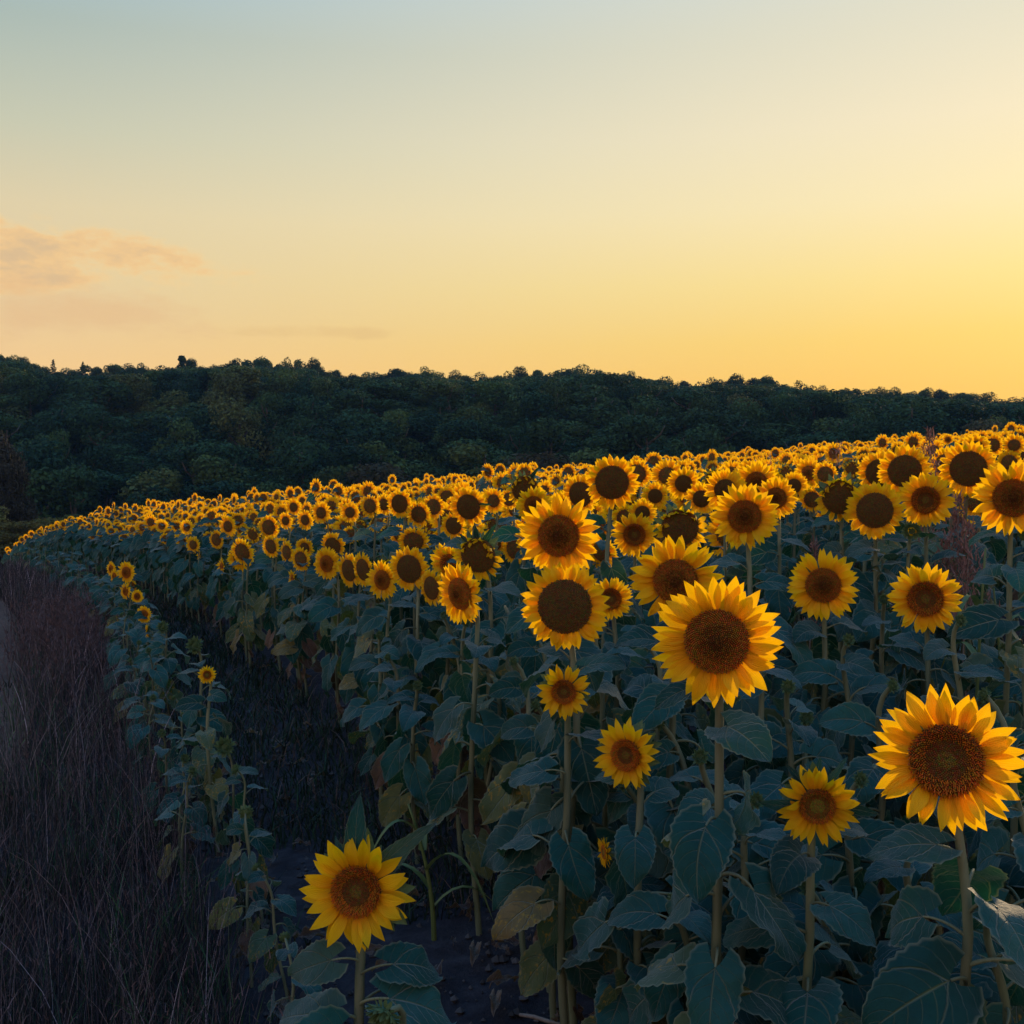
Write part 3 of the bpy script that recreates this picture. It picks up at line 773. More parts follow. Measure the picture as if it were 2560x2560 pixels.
def manual_leaves(i, specs):
    root, base, n, hm = HROOT[i]
    for z, az, ln, kind, k, pitch in specs:
        m = Matrix.Translation((base_at(root, z))) @ Matrix.Rotation(R(az), 4, "Z") @ Matrix.Rotation(-0.85 * math.sin(R(az)), 4, "Y") @ Matrix.Rotation(R(pitch), 4, "X") @ Matrix.Diagonal((ln, ln, ln, 1))
        obj("leaf", LEAF[(kind, "g", k)], root, m)
def base_at(root, z):
    st = [c for c in root.children if c.name.startswith("stem")][0].data.vertices
    near = sorted(st, key=lambda v: abs(v.co.z - z))[:8]; c = sum((v.co for v in near), Vector()) / 8
    return Vector((c.x, c.y, z))
manual_leaves(2, [(0.715, -78, 0.135, "mid", 1, 14), (0.65, -98, 0.165, "mid", 2, 12), (0.62, 86, 0.150, "mid", 3, 4), (0.58, 128, 0.155, "mid", 5, 6), (0.55, -60, 0.15, "mid", 6, 0), (0.5, 170, 0.17, "mid", 0, 10), (0.47, 100, 0.18, "mid", 2, 0), (0.45, -130, 0.18, "mid", 4, 0)])
# leafy bracts standing out behind three heads
def behind_bracts(i, specs):
    root, base, n, hm = HROOT[i]
    fh = [c for c in root.children if c.name.startswith("flower_head")][0]
    for ang, ln, tilt, k in specs:
        m = Matrix.Rotation(R(ang), 4, "Z") @ Matrix.Translation((0.42, 0, -0.12)) @ Matrix.Rotation(R(tilt), 4, "Y") @ Matrix.Rotation(R(-90), 4, "Z") @ Matrix.Diagonal((ln, ln, ln, 1))
        obj("bract", BRACT[k % 4], fh, m)
def fix_spin(i):
    root, base, n, hm = HROOT[i]
    sp = Matrix((hm.col[0].xyz.normalized(), hm.col[1].xyz.normalized(), hm.col[2].xyz.normalized())).transposed()
    return math.degrees(math.atan2(sp[2][0], sp[2][1]))     # angle from the head's y axis to upward
for i, sp in ((2, [(4, 1.25, 2, 0), (-44, 1.35, 4, 1), (-55, 0.9, 20, 2), (30, 0.6, 10, 3), (130, 0.6, 8, 3)]), (8, [(0, 0.75, 10, 0), (-28, 0.95, 14, 1), (35, 0.8, 20, 2), (-95, 1.1, 4, 3), (95, 1.0, 6, 0), (15, 0.7, 30, 1)]),
              (21, [(0, 0.7, -10, 0), (-30, 0.9, 0, 1), (40, 0.6, 0, 2)]), (19, [(20, 0.6, 10, 2)]), (29, [(-30, 0.8, 0, 1)]), (28, [(-80, 0.8, -10, 1)])):
    up = fix_spin(i)
    behind_bracts(i, [(90 - up + a, l, t, k) for a, l, t, k in sp])

# buds and the thin outer row of short plants
OUTG = "short sunflowers of the thin outer row"
OUTER = [  # px, py, dia px, depth, style or bud, yaw, leaf size, label
    (1512, 2130, 76, 2.95, "young", 75, 0.10, "small half open sunflower seen from its side low among leaves", None),
    (2279, 1327, 48, 4.55, "bud", 15, 0.13, "closed dark green sunflower bud below ringed sunflower head", 1),
    (963, 2540, 105, 2.05, "bud", 40, 0.13, "spiky green sunflower bud at bottom edge beneath the lone short sunflower", 0),
    (518, 1687, 48, 5.35, "young", 6, 0.10, "single small open flower halfway along the thin outer row", None),
    (487, 1614, 46, 5.95, "bud", 20, 0.11, "green sunflower bud above the single small open flower in outer row", 0),
    (407, 1569, 34, 8.3, "bud", 20, 0.14, "green sunflower bud between the outer row heads and the next bud", 0),
    (360, 1536, 46, 10.6, "open", 16, 0.15, "round open flower of outer row at the cluster's lower end", None),
    (368, 1577, 38, 9.6, "young", 70, 0.14, "narrow side view flower just below the outer row cluster", None),
    (316, 1431, 58, 12.4, "open", 24, 0.16, "largest and topmost flower of the small cluster in outer row", None),
    (278, 1422, 40, 13.5, "open", 40, 0.16, "flower at the upper left of the small outer row cluster", None),
    (286, 1441, 38, 13.0, "open", 40, 0.16, "flower tucked below the upper left one in outer row cluster", None),
    (314, 1478, 44, 11.9, "open", 36, 0.16, "flower in the middle of the small outer row cluster", None),
    (343, 1491, 36, 11.5, "open", 14, 0.15, "small flower on right side of the small outer row cluster", None),
    (330, 1466, 36, 12.6, "mature", 30, 0.15, "half hidden flower inside the small outer row cluster", None),
    (563, 1868, 54, 4.66, "bud", 12, 0.085, "spiky green bud on short plant below the single small open flower", 0),
    (614, 2031, 40, 4.07, "bud", 170, 0.075, "small pale green bud on thin plant in the lower outer row", 0),
    (641, 2169, 26, 3.82, "bud", 120, 0.070, "tiny bud on withered plant left above the lone short sunflower", 0),
    (712, 2343, 30, 3.28, "bud", 150, 0.075, "small seedling like plant just left of the lone short sunflower", 0),
    (590, 1925, 34, 4.5, "bud", 60, 0.08, "small drooping bud beside the thin plants of outer row", 0),
]
for i, (px, py, dia, d, style, yaw, ls, label, b) in enumerate(OUTER):
    rng = random.Random(900 + i)
    P = at(px, py, d); size = dia * d / FPX
    short = i >= 14
    kw = dict(leaves=9 if short else 12, leaf_size=ls, f0=0.22 if short else 0.28, dead=2, stem_r=0.005 if short else 0.008, yellow=0.45)
    if i == 2: kw = dict(leaves=3, leaf_size=0.10, f0=0.6, dead=0, stem_r=0.008, youngish=True, yellow=0)
    if i == 1: kw = dict(leaves=7, leaf_size=0.12, f0=0.6, dead=0, stem_r=0.008)
    if style == "bud": sunflower(P, size, "young", R(yaw), R(-25 if i not in (1, 2) else (5, 30)[i - 1]), label, OUTG if i not in (1, 2) else FRONT, rng, 1, None, bud=b, name="sunflower_bud", cat="sunflower bud", **kw)
    else: sunflower(P, size, style, R(yaw), R(2), label, OUTG if i > 0 else FRONT, rng, 1, "dome" if style == "open" else None, **kw)
# leafy filler plants of the outer row
for i in range(34):
    rng = random.Random(1300 + i)
    y = 4.9 + 0.36 * i * (1 + 0.035 * i) + rng.uniform(-.12, .12)
    if y > 30: break
    x = row_x(y) - 1.0 - 0.02 * y + rng.uniform(-.10, .10)
    h = min(1.05, 0.50 + 0.03 * y) * rng.uniform(0.7, 1.0)
    P = Vector((x, y, ground_z(x, y) + h))
    sunflower(P, 0.05, "young", R(rng.uniform(-60, 90)), R(-40), "short leafy sunflower plant without open flower in the thin outer row", OUTG, rng, 0, None, bud=rng.randrange(2) * 2, leaves=9 if y > 8 else 8,
              leaf_size=min(0.15, 0.065 + 0.006 * y), f0=0.2, dead=1, stem_r=0.006, name="sunflower_plant", cat="sunflower", yellow=0.2)

# leafy plants close to the front, their tops below the blooms
for i, (px, d, h) in enumerate([(1285, 4.0, 1.1), (1340, 3.7, 1.0), (1400, 3.45, 1.0), (1480, 3.3, 0.95), (1215, 4.6, 1.1), (1165, 5.0, 1.12), (1110, 5.5, 1.1), (1560, 3.05, 0.9), (1650, 3.1, 1.05), (1750, 2.9, 1.0),
                                (1890, 2.75, 0.92), (1970, 3.2, 1.1), (2150, 2.75, 0.95), (2230, 3.1, 1.1), (2460, 2.9, 1.1), (2540, 2.6, 1.0), (1890, 3.6, 1.15), (2120, 3.6, 1.15), (2210, 4.1, 1.2), (2400, 3.5, 1.2),
                                (1620, 3.8, 1.15), (1320, 4.5, 1.15), (1480, 4.2, 1.2), (2020, 2.6, 0.75), (2300, 2.55, 0.85), (1690, 2.6, 0.75), (2480, 2.25, 0.8)]):
    rng = random.Random(2100 + i); x = (px - 1280) / FPX * d; P = Vector((x, d, ground_z(x, d) + h))
    sunflower(P, 0.045, "young", R(rng.uniform(-40, 90)), R(-30), "leafy sunflower plant showing no open flower between the front blooms" if px > 1500 else "bare stalked plant with spotted and withered leaves at the field corner", "leafy sunflower plants between the front blooms", rng, 0, None, bud=0,
              leaves=16 if px > 1500 else 8, leaf_size=0.128, f0=0.30 if px > 1500 else 0.5, dead=3 if px > 1500 else 5, name="sunflower_plant", stem_r=0.0095, yellow=0.5 if px > 1500 else 2.6, wob=0.04)
# the rest of the rows
LEAFY = "leafy sunflower plants between the front blooms"
cands = []
for k in range(0, 110):
    y = 2.1 + (k % 3) * 0.1
    while y < 60:
        st = 0.30 if y < 16 else 0.32
        yy = y + random.uniform(-.09, .09); x = row_x(yy) + k * 0.74 + random.uniform(-.07, .07)
        y += st
        u = x / yy
        if u > 0.56 or u < -0.75 or yy < 2.3 or yy > np.interp(x, [-22, -14, -9, 2], [44, 38, 40, 60]): continue
        cands.append((yy, x, k, u))
cands.sort()
hero_base = [(h[4], h[5]) for h in HEADS]
hero_heads = list(HEADS)
far_pts = []
made = 0
LIMIT = 300 - STATS["sunflower"]
for yy, x, k, u in cands:
    rng = random.Random(int(yy * 9176 + x * 771))
    if yy < 13 and min((bx - x) ** 2 + (by - yy) ** 2 for bx, by in hero_base) < (0.17 if yy > 3.4 else 0.30) ** 2: continue
    h = 1.21 + 0.22 * min(1, k / 4) + rng.gauss(0, 0.12)
    if yy < 6.2:
        if k == 0 and yy < 3.2: continue
        if rng.random() < 0.10: continue
        h2 = rng.uniform(0.85, 1.18) - (0.1 if k == 0 else 0); P = Vector((x, yy, ground_z(x, yy) + h2))
        py = 1280 - (P.z + 0.15 - CAM_Z) / yy * FPX; px = 1280 + x / yy * FPX
        if any(d > yy and abs(px - hx) < hr + 130 / yy * 3 and py < hy + hr * 0.7 for hx, hy, hr, d, _, _ in hero_heads): continue
        if made < LIMIT:
            sunflower(P, 0.05, "young", R(rng.uniform(-40, 90)), R(-30), "leafy sunflower plant showing no open flower between the front blooms", LEAFY, rng, 0, None, bud=0, leaves=13, leaf_size=0.135, f0=0.33,
                      dead=4, name="sunflower_plant", stem_r=0.010)
            made += 1
        continue
    P = Vector((x, yy, ground_z(x, yy) + h))
    px = 1280 + x / yy * FPX; py = 1280 - (P.z - CAM_Z) / yy * FPX; r = 0.125 / yy * FPX
    if any(d > yy - 0.2 and (px - hx) ** 2 + (py - hy) ** 2 < (0.85 * (r + hr)) ** 2 for hx, hy, hr, d, _, _ in hero_heads): continue
    if rng.random() < (0.22 if yy < 13 else 0.12): continue
    if made < LIMIT and -0.5 < u < 0.49:
        style = rng.choices(("open", "mature", "wilt"), (0.5, 0.38, 0.12))[0]
        sunflower(P, rng.uniform(0.225, 0.31), style, R(24 + rng.gauss(0, 15)), R(7 + rng.gauss(0, 10)), mid_label(style, px), MIDG, rng, 0, None if style == "open" and rng.random() < .3 else "dark",
                  leaves=13 if k < 3 else 9, leaf_size=0.155, f0=0.26 if k < 3 else 0.42, dead=3 if k < 2 else 0, yellow=0.5 if k < 2 else 0.3)
        made += 1
    else:
        far_pts.append((x, yy, ground_z(x, yy), h, k))

# ------------------------------------------------------------------ far rows: one mass
def far_template(seed):
    rng = random.Random(seed); mb = MB()
    yaw = R(24 + rng.uniform(-22, 22)); nod = R(7 + rng.uniform(-12, 14))
    dia = rng.uniform(0.24, 0.305)
    hm, n = head_matrix(Vector((0, 0, 1.4)), yaw, nod, dia / 2, rng.uniform(0, 6))
    base = Vector((-n.x * 0.1, -n.y * 0.1, 0)); neck = Vector((0, 0, 1.4)) - n * dia * 0.13
    pts = stem_path(base, neck, n, 1.4, 0.02, rng)
    V, F, uv = tube([tuple(p + base) for p in pts[::2] + [pts[-1]]], 0.010, 4, False); mb.add(V, F, 0, uv)
    style = rng.choice(("open", "mature", "open"))
    A = np.array(hm)
    pm = baked_petals(style, seed, 3, 1)
    V = np.vstack(pm.V); mb.add(V @ A[:3, :3].T + A[:3, 3], pm.F, 1, np.vstack(pm.U))
    dm = disc_mb("dark", 40, seed, RD[style]); V = np.vstack(dm.V); mb.add(V @ A[:3, :3].T + A[:3, 3], dm.F, 2, None, np.vstack(dm.C))
    cm = calyx_mb(RD[style], 0.32, 8, seed, 10); V = np.vstack(cm.V); mb.add(V @ A[:3, :3].T + A[:3, 3], cm.F, 0)
    P = np.array([tuple(p + base) for p in pts]); zz = np.linspace(0.20, 0.9, 14)
    for i, f in enumerate(zz):
        q = i / 13; kind = "up" if q > .8 else "mid" if q > .4 else "hang"
        lm = leaf_template(rng.randrange(6), kind, 1)
        p = [np.interp(f * (len(P) - 1), range(len(P)), P[:, c]) for c in range(3)]
        s = 0.17 * (0.72 + 0.75 * math.sin(math.pi * (0.16 + q * .78)))
        B = np.array(Matrix.Translation(p) @ Matrix.Rotation(i * GA + seed, 4, "Z") @ Matrix.Rotation(-0.6 * math.sin(i * GA + seed), 4, "Y") @ Matrix.Rotation(rng.uniform(-.2, .2), 4, "X") @ Matrix.Diagonal((s, s, s, 1)))
        V = np.vstack(lm.V); mb.add(V @ B[:3, :3].T + B[:3, 3], lm.F, [3 if m == 0 else 0 for m in lm.M], np.vstack(lm.U))
    return mb.mesh("far_sunflower", [M_STEM, M_PETAL, M_DISC, M_LEAF])
def scatter(name, mats_objs, pts, rots, scls, vari, label, group=None):
    """one mass of alike plants: points that carry instances of a few template meshes"""
    me = bpy.data.meshes.new(name)
    me.from_pydata([tuple(p) for p in pts], [], [])
    a = me.attributes.new("rot", "FLOAT_VECTOR", "POINT"); a.data.foreach_set("vector", np.asarray(rots, np.float32).ravel())
    a = me.attributes.new("scl", "FLOAT_VECTOR", "POINT"); a.data.foreach_set("vector", np.asarray(scls, np.float32).ravel())
    a = me.attributes.new("vari", "INT", "POINT"); a.data.foreach_set("value", np.asarray(vari, np.int32))
    o = obj(name, me); tag(o, label, None, group, "stuff")
    g = bpy.data.node_groups.new(name, "GeometryNodeTree")
    g.interface.new_socket("Geometry", in_out="INPUT", socket_type="NodeSocketGeometry"); g.interface.new_socket("Geometry", in_out="OUTPUT", socket_type="NodeSocketGeometry")
    gi = g.nodes.new("NodeGroupInput"); go = g.nodes.new("NodeGroupOutput")
    j = g.nodes.new("GeometryNodeJoinGeometry")
    for t in mats_objs:
        oi = g.nodes.new("GeometryNodeObjectInfo"); oi.inputs["Object"].default_value = t; oi.inputs["As Instance"].default_value = True
        g.links.new(oi.outputs["Geometry"], j.inputs[0])
    ip = g.nodes.new("GeometryNodeInstanceOnPoints"); g.links.new(gi.outputs[0], ip.inputs["Points"]); g.links.new(j.outputs[0], ip.inputs["Instance"])
    ip.inputs["Pick Instance"].default_value = True
    for nm, ty, sk in (("vari", "INT", "Instance Index"), ("rot", "FLOAT_VECTOR", "Rotation"), ("scl", "FLOAT_VECTOR", "Scale")):
        na = g.nodes.new("GeometryNodeInputNamedAttribute"); na.data_type = ty; na.inputs["Name"].default_value = nm
        g.links.new(na.outputs["Attribute"], ip.inputs[sk])
    g.links.new(ip.outputs[0], go.inputs[0])
    md = o.modifiers.new("scatter", "NODES"); md.node_group = g
    return o
fts = [bpy.data.objects.new("far_sunflower_template", far_template(40 + s)) for s in range(8)]
n = len(far_pts)
scatter("sunflower_field", fts, [(x, y, z) for x, y, z, h, k in far_pts], [(0, 0, random.gauss(0, 0.22)) for _ in far_pts], [(1, 1, h / 1.4 + 0.0) for x, y, z, h, k in far_pts],
        [random.randrange(8) for _ in far_pts], "mass of yellow sunflower heads filling the far rows up to the wood")

# ------------------------------------------------------------------ wood on the hill
def crown_mesh(seed, kind):
    rng = np.random.default_rng(seed); py = random.Random(seed)
    lobes = []
    if kind == "conifer":
        for i in range(60):
            t = i / 59; r = (2.6 * (1 - t) + 0.1) * py.uniform(0.35, 1.0); a = i * 2.4
            lobes.append((r * math.cos(a), r * math.sin(a), 1.5 + 8.7 * t, 0.18 + 0.62 * (1 - t), 0.35))
    elif kind == "sparse":
        for i in range(46):
            a = py.uniform(0, 6.28); t = py.uniform(0.0, 1); r = 2.6 * (1 - 0.8 * t) * py.uniform(0.1, 1)
            lobes.append((r * math.cos(a), r * math.sin(a), 2.0 + 8 * t, py.uniform(0.28, 0.75), 0.7))
    else:
        wd = {"round": 3.4, "wide": 4.0, "tall": 2.8}[kind]
        for i in range(20):
            a = py.uniform(0, 6.28); t = py.uniform(0, 1); zc = 3.0 + 5.6 * t; prof = math.sin(min(1, 0.25 + t * 0.95) * math.pi * 0.86)
            r = wd * prof * math.sqrt(py.uniform(0.15, 1)) * 0.85
            lobes.append((r * math.cos(a), r * math.sin(a), zc, py.uniform(0.8, 1.7), 0.75))
    tot = sum(l[3] ** 2 for l in lobes); nq = 5200
    P = []; S = []; T = []; O = []
    for lx, ly, lz, lr, fl in lobes:
        c = int(nq * lr * lr / tot) + 4
        d = rng.normal(size=(c, 3)); d /= np.linalg.norm(d, axis=1)[:, None]
        rad = lr * (0.72 + 0.36 * rng.random((c, 1)))
        p = np.array([lx, ly, lz]) + d * rad * np.array([1, 1, fl])
        P.append(p); O.append(d); S.append(rng.uniform(0.09, 0.22, (c, 1))); T.append(np.full(c, py.uniform(0.7, 1.4)) * rng.uniform(0.65, 1.35, c))
    P = np.vstack(P); S = np.vstack(S); T = np.concatenate(T); O = np.vstack(O)
    nrm = O + rng.normal(size=P.shape) * 0.55; nrm /= np.linalg.norm(nrm, axis=1)[:, None]
    a = np.cross(nrm, rng.normal(size=P.shape)); a /= np.linalg.norm(a, axis=1)[:, None]; b = np.cross(nrm, a)
    V = np.stack([P - a * S, P - b * S * 0.6, P + a * S, P + b * S * 0.6], 1).reshape(-1, 3)
    F = np.arange(len(V)).reshape(-1, 4).tolist()
    Cc = np.repeat(T, 4)[:, None] * np.ones((1, 3))
    return V, F, Cc
def trunk_mesh(seed, h):
    rng = random.Random(seed); mb = MB()
    pts = [(0.15 * math.sin(i * 1.3 + seed), 0.15 * math.cos(i * 0.9 + seed), -0.5 + h * i / 6) for i in range(7)]
    V, F, uv = tube(pts, np.linspace(0.26, 0.07, 7), 7); mb.add(V, F, 0, uv)
    for k in range(5):
        z = h * (0.35 + 0.1 * k); a = k * 2.2 + seed
        V, F, uv = tube([(0, 0, z), (0.9 * math.cos(a), 0.9 * math.sin(a), z + 0.8), (1.25 * math.cos(a), 1.25 * math.sin(a), z + 1.6)], [0.11, 0.07, 0.03], 5); mb.add(V, F, 0, uv)
    return mb.mesh("trunk", [M_BARK])
KINDS = ["round", "wide", "tall", "round", "wide", "tall", "round", "wide"]
CROWNS = [(k,) + crown_mesh(70 + i, k) for i, k in enumerate(KINDS + ["conifer", "sparse"])]
CM = [new_mesh("crown", V, F, [M_CROWN], None, None, C, False) for k, V, F, C in CROWNS]
TM = [trunk_mesh(i, 9.0) for i in range(4)]
trees = []     # x, y, z, scale xy, scale z, crown, rot, role
# ridge trees reach the outline of the wood against the sky
px = -160.0
while px < 2760:
    for rowk in range(4):
        d = (296, 307, 287, 279)[rowk] + random.uniform(-5, 5); pxx = px + (0, 21, 12, 30)[rowk] + random.uniform(-10, 10)
        x = (pxx - 1280) / FPX * d; z = ground_z(x, d)
        top = CAM_Z + (1280 - (sky_px(pxx) + random.uniform(-13, 10) + (0, 5, 20, 36)[rowk])) / FPX * d
        h = max(8.0, min(14, top - z + 2.5)); 
        trees.append((x, d, top - h, random.uniform(0.85, 1.35), h / 9.4, random.randrange(8), "ridge"))
    px += random.uniform(28, 40)
def add_special(pxx, pyt, d, sx, h, cr, role):
    x = (pxx - 1280) / FPX * d; top = CAM_Z + (1280 - pyt) / FPX * d
    trees.append((x, d, top - h, sx, h / 10.2, cr, role))
add_special(133, 900, 292, 1.0, 11, 8, "conifer_a"); add_special(207, 905, 292, 0.9, 9, 8, "conifer_b"); add_special(455, 890, 290, 1.25, 12, 9, "spire")
# slope
y = 126.0
while y < 292:
    s = 7.4 + 0.006 * (y - 126)
    x = -0.56 * y
    while x < 0.56 * y:
        xx = x + random.uniform(-2.0, 2.0); yy = y + random.uniform(-2.2, 2.2)
        h = random.uniform(8.5, 14.0) * (0.8 if yy > 230 else 1)
        z = ground_z(xx, yy); pxx = 1280 + xx / yy * FPX; pt = 1280 - (z + h - CAM_Z) / yy * FPX
        lim = CAM_Z + (1280 - sky_px(pxx) - 14) / FPX * yy - z
        h = min(h, lim)
        if h > 4.5: trees.append((xx, yy, z, random.uniform(1.0, 2.2), h / 9.6, random.randrange(8), "slope"))
        x += s * random.uniform(0.85, 1.15)
    y += 5.4
# which show largest: step outwards and keep the height left uncovered
order = sorted(range(len(trees)), key=lambda i: trees[i][1])
bins = np.full(400, 1300.0); shown = []
for i in order:
    x, yy, z, sx, sz, c, role = trees[i]
    pxx = 1280 + x / yy * FPX; pt = 1280 - (z + sz * 9.4 - CAM_Z) / yy * FPX; w = sx * 3.4 / yy * FPX
    a = int(max(0, (pxx - w) / 2560 * 360 + 20)); b = int(min(399, (pxx + w) / 2560 * 360 + 20))
    if b <= a or pxx < -60 or pxx > 2620: shown.append((0, i)); continue
    vis = np.maximum(0, bins[a:b] - pt).sum() * (2560 / 360)
    bins[a:b] = np.minimum(bins[a:b], pt + w * 0.35)
    shown.append((vis + (1e6 if role not in ("slope", "ridge") else 0), i))
shown.sort(reverse=True)
things = set(i for v, i in shown[:297] if v > 0)
TL = {"slope": ("broadleaf tree in the dense wood covering the hillside", "trees of the hillside wood"), "ridge": ("tree on top of the wooded ridge outlined against yellow sky", "trees along the ridge line"),
      "conifer_a": ("pointed conifer on the ridge, the leftmost spike against the sky", None), "conifer_b": ("second pointed conifer on the ridge, right of the leftmost spike", None),
      "spire": ("slender ragged treetop rising highest over the ridge at left", None)}
rest = []
for i, (x, yy, z, sx, sz, c, role) in enumerate(trees):
    rot = random.uniform(0, 6.28)
    if i in things:
        o = obj("conifer_tree" if c == 8 else "broadleaf_tree", None, None, None, (x, yy, z)); o.rotation_euler = (0, 0, rot); o.scale = (sx, sx, sz)
        pxx = 1280 + x / yy * FPX
        third = "left third" if pxx < 853 else "middle" if pxx < 1707 else "right third"
        if role == "slope":
            band = ("low in the wood behind the flower rows", "half way up the wooded hillside", "high on the hillside below the ridge")[0 if yy < 160 else 1 if yy < 215 else 2]
            tag(o, f"broadleaf tree {band}, {third} of picture", "tree", TL[role][1])
        elif role == "ridge": tag(o, f"tree on the wooded ridge outlined against yellow sky, {third} of picture", "tree", TL[role][1])
        else: tag(o, TL[role][0], "tree", TL[role][1])
        obj("crown", CM[c], o); obj("trunk", TM[i % 4], o)
    else: rest.append((x, yy, z, sx, sz, c, rot))
tts = []
for c in range(8):
    tts.append(bpy.data.objects.new("wood_tree_template", CM[c]))
scatter("forest", tts, [r[:3] for r in rest], [(0, 0, r[6]) for r in rest], [(r[3], r[3], r[4]) for r in rest], [r[5] % 8 for r in rest], "dark green mass of the wood filling the hillside between single crowns")
# trees and shrubs where the field ends at the left
def lone_tree(name, label, cat, px, top_py, d, h, sx, c, m, group=None):
    x = (px - 1280) / FPX * d; top = CAM_Z + (1280 - top_py) / FPX * d
    k, V, F, C = CROWNS[c]
    # finer leaves: two offset copies of the crown
    V2 = np.vstack([V, V @ np.array([[-0.6, 0.8, 0], [-0.8, -0.6, 0], [0, 0, 1]]).T * np.array([0.97, 0.97, 0.99])])
    F2 = F + [tuple(i + len(V) for i in f) for f in F]
    o = obj(name, None, None, None, (x, d, top - h)); o.scale = (sx, sx, h / 9.6); tag(o, label, cat, group)
    obj("crown", new_mesh("crown", V2, F2, [m], None, None, np.vstack([C, C]), False), o); obj("trunk", TM[c % 4], o)
lone_tree("broadleaf_tree", "dull brownish tree at the left picture edge above the shrubs", "tree", -30, 1050, 92, 11.5, 1.0, 2, M_CROWN_BROWN)
lone_tree("broadleaf_tree", "low brownish tree leaning out just right of the taller brown one", "tree", 22, 1150, 88, 7.5, 0.62, 0, M_CROWN_BROWN)
lone_tree("shrub", "yellow green shrub at far left edge under the brown tree", "shrub", -25, 1258, 74, 4.6, 0.62, 5, M_CROWN_YELLOW)
lone_tree("shrub", "low yellow green shrub at the left end of the flower rows", "shrub", 55, 1300, 70, 3.3, 0.62, 1, M_CROWN_YELLOW)
lone_tree("shrub", "yellow green shrub whose twigs reach right over the last flower heads", "shrub", 112, 1290, 72, 3.6, 0.50, 5, M_CROWN_YELLOW)
lone_tree("shrub", "small dark shrub between yellow green shrubs and the dark wood", "shrub", 175, 1282, 84, 3.8, 0.55, 0, M_CROWN)
def box(lo, hi):
    (a, b, c), (d, e, f) = lo, hi
    V = [(a, b, c), (d, b, c), (d, e, c), (a, e, c), (a, b, f), (d, b, f), (d, e, f), (a, e, f)]
    return V, [(0, 3, 2, 1), (4, 5, 6, 7), (0, 1, 5, 4), (1, 2, 6, 5), (2, 3, 7, 6), (3, 0, 4, 7)]
# ------------------------------------------------------------------ grass, weeds, soil litter
def blades(name, label, pts, hts, cols, bend, width, rng, seg=3):
    n = len(pts); az = rng.uniform(0, 2 * np.pi, n); lean = rng.uniform(*bend, n)
    dirv = np.stack([np.cos(az), np.sin(az), np.zeros(n)], 1); sd = np.stack([-np.sin(az), np.cos(az), np.zeros(n)], 1)
    face = rng.uniform(0, np.pi, n); sd = np.stack([np.cos(face), np.sin(face), np.zeros(n)], 1)
    V = np.zeros((n, 2 * seg + 1, 3)); 
    for i in range(seg + 1):
        t = i / seg; c = pts + dirv * (lean * hts * t ** 1.8)[:, None] + np.array([0, 0, 1.0]) * (hts * t * (1 - 0.35 * lean * t))[:, None]
        w = (width * (1 - t) ** 0.7)[:, None]
        if i < seg: V[:, 2 * i] = c - sd * w; V[:, 2 * i + 1] = c + sd * w
        else: V[:, 2 * seg] = c
    m = 2 * seg + 1; base = np.arange(n)[:, None] * m
    F = []
    for i in range(seg - 1):
        F.append(base + np.array([2 * i, 2 * i + 1, 2 * i + 3, 2 * i + 2]))
    quads = np.stack(F, 1).reshape(-1, 4).tolist(); tris = (base + np.array([2 * seg - 2, 2 * seg - 1, 2 * seg])).tolist()
    return V.reshape(-1, 3), quads + tris, np.repeat(cols, m, axis=0)
def verge_points(n, rng, o0, o1, y0, y1):
    """points between offsets o0..o1 from the outermost row, denser near the camera"""
    y = np.exp(rng.uniform(np.log(y0), np.log(y1), n)); off = rng.uniform(o0, o1, n)
    X = np.array([row_x(a) for a in y]) + off
    keep = (X / y > -0.62) & ((off > np.array([edge_off(a) for a in y]) - rng.exponential(0.05, n)) | (o0 < -3))
    X, y = X[keep], y[keep]
    Z = np.array([field_z(a, b) for a, b in zip(X, y)])
    return np.stack([X, y, Z], 1)
def palette(n, rng, cols, p, spread=0.5):
    i = rng.choice(len(cols), n, p=p); return np.array(cols)[i] * np.exp(rng.normal(-0.1, spread, (n, 1)))
DRY = [(0.034, 0.023, 0.026), (0.014, 0.013, 0.018), (0.075, 0.053, 0.052), (0.014, 0.034, 0.018), (0.006, 0.022, 0.016)]
rng = np.random.default_rng(5)
def stuff(name, label, parts, m=M_GRASS):
    V = []; F = []; C = []; o = 0
    for v, f, c in parts:
        V.append(v); F += [tuple(int(i) + o for i in q) for q in f]; C.append(c); o += len(v)
    tag(obj(name, new_mesh(name, np.vstack(V), F, [m], None, None, np.vstack(C), False)), label, None, None, "stuff")
p = verge_points(62000, rng, -2.9, -1.05, 1.7, 40)
dens = np.array([noise.noise(Vector((a * 0.9, b * 0.9, 5))) for a, b, c in p]); p = p[dens > -0.22]
h = rng.uniform(0.05, 0.30, len(p)) * (0.8 + 0.5 * np.clip([noise.noise(Vector((a * 0.7, b * 0.7, 9))) for a, b, c in p], -0.5, 1))
cl = np.array([noise.noise(Vector((a * 0.55, b * 0.55, 41))) for a, b, c in p]); cd = palette(len(p), rng, DRY, [.36, .34, .18, .07, .05]); cg = palette(len(p), rng, DRY, [.08, .10, .04, .42, .36])
cmix = np.where((cl + rng.normal(0, .12, len(p)) > -0.02)[:, None], cg, cd); h = h * np.clip(1 + 1.5 * np.array([noise.noise(Vector((a * 1.9, b * 1.9, 55))) for a, b, c in p]), 0.25, 2.2)
dry = blades("d", "", p, h, cmix * 0.75, (0.1, 0.8), 0.0006 + 0.00026 * p[:, 1], rng)
p2 = verge_points(16000, rng, -2.9, -1.1, 1.7, 34)
h2 = rng.uniform(0.25, 0.75, len(p2))
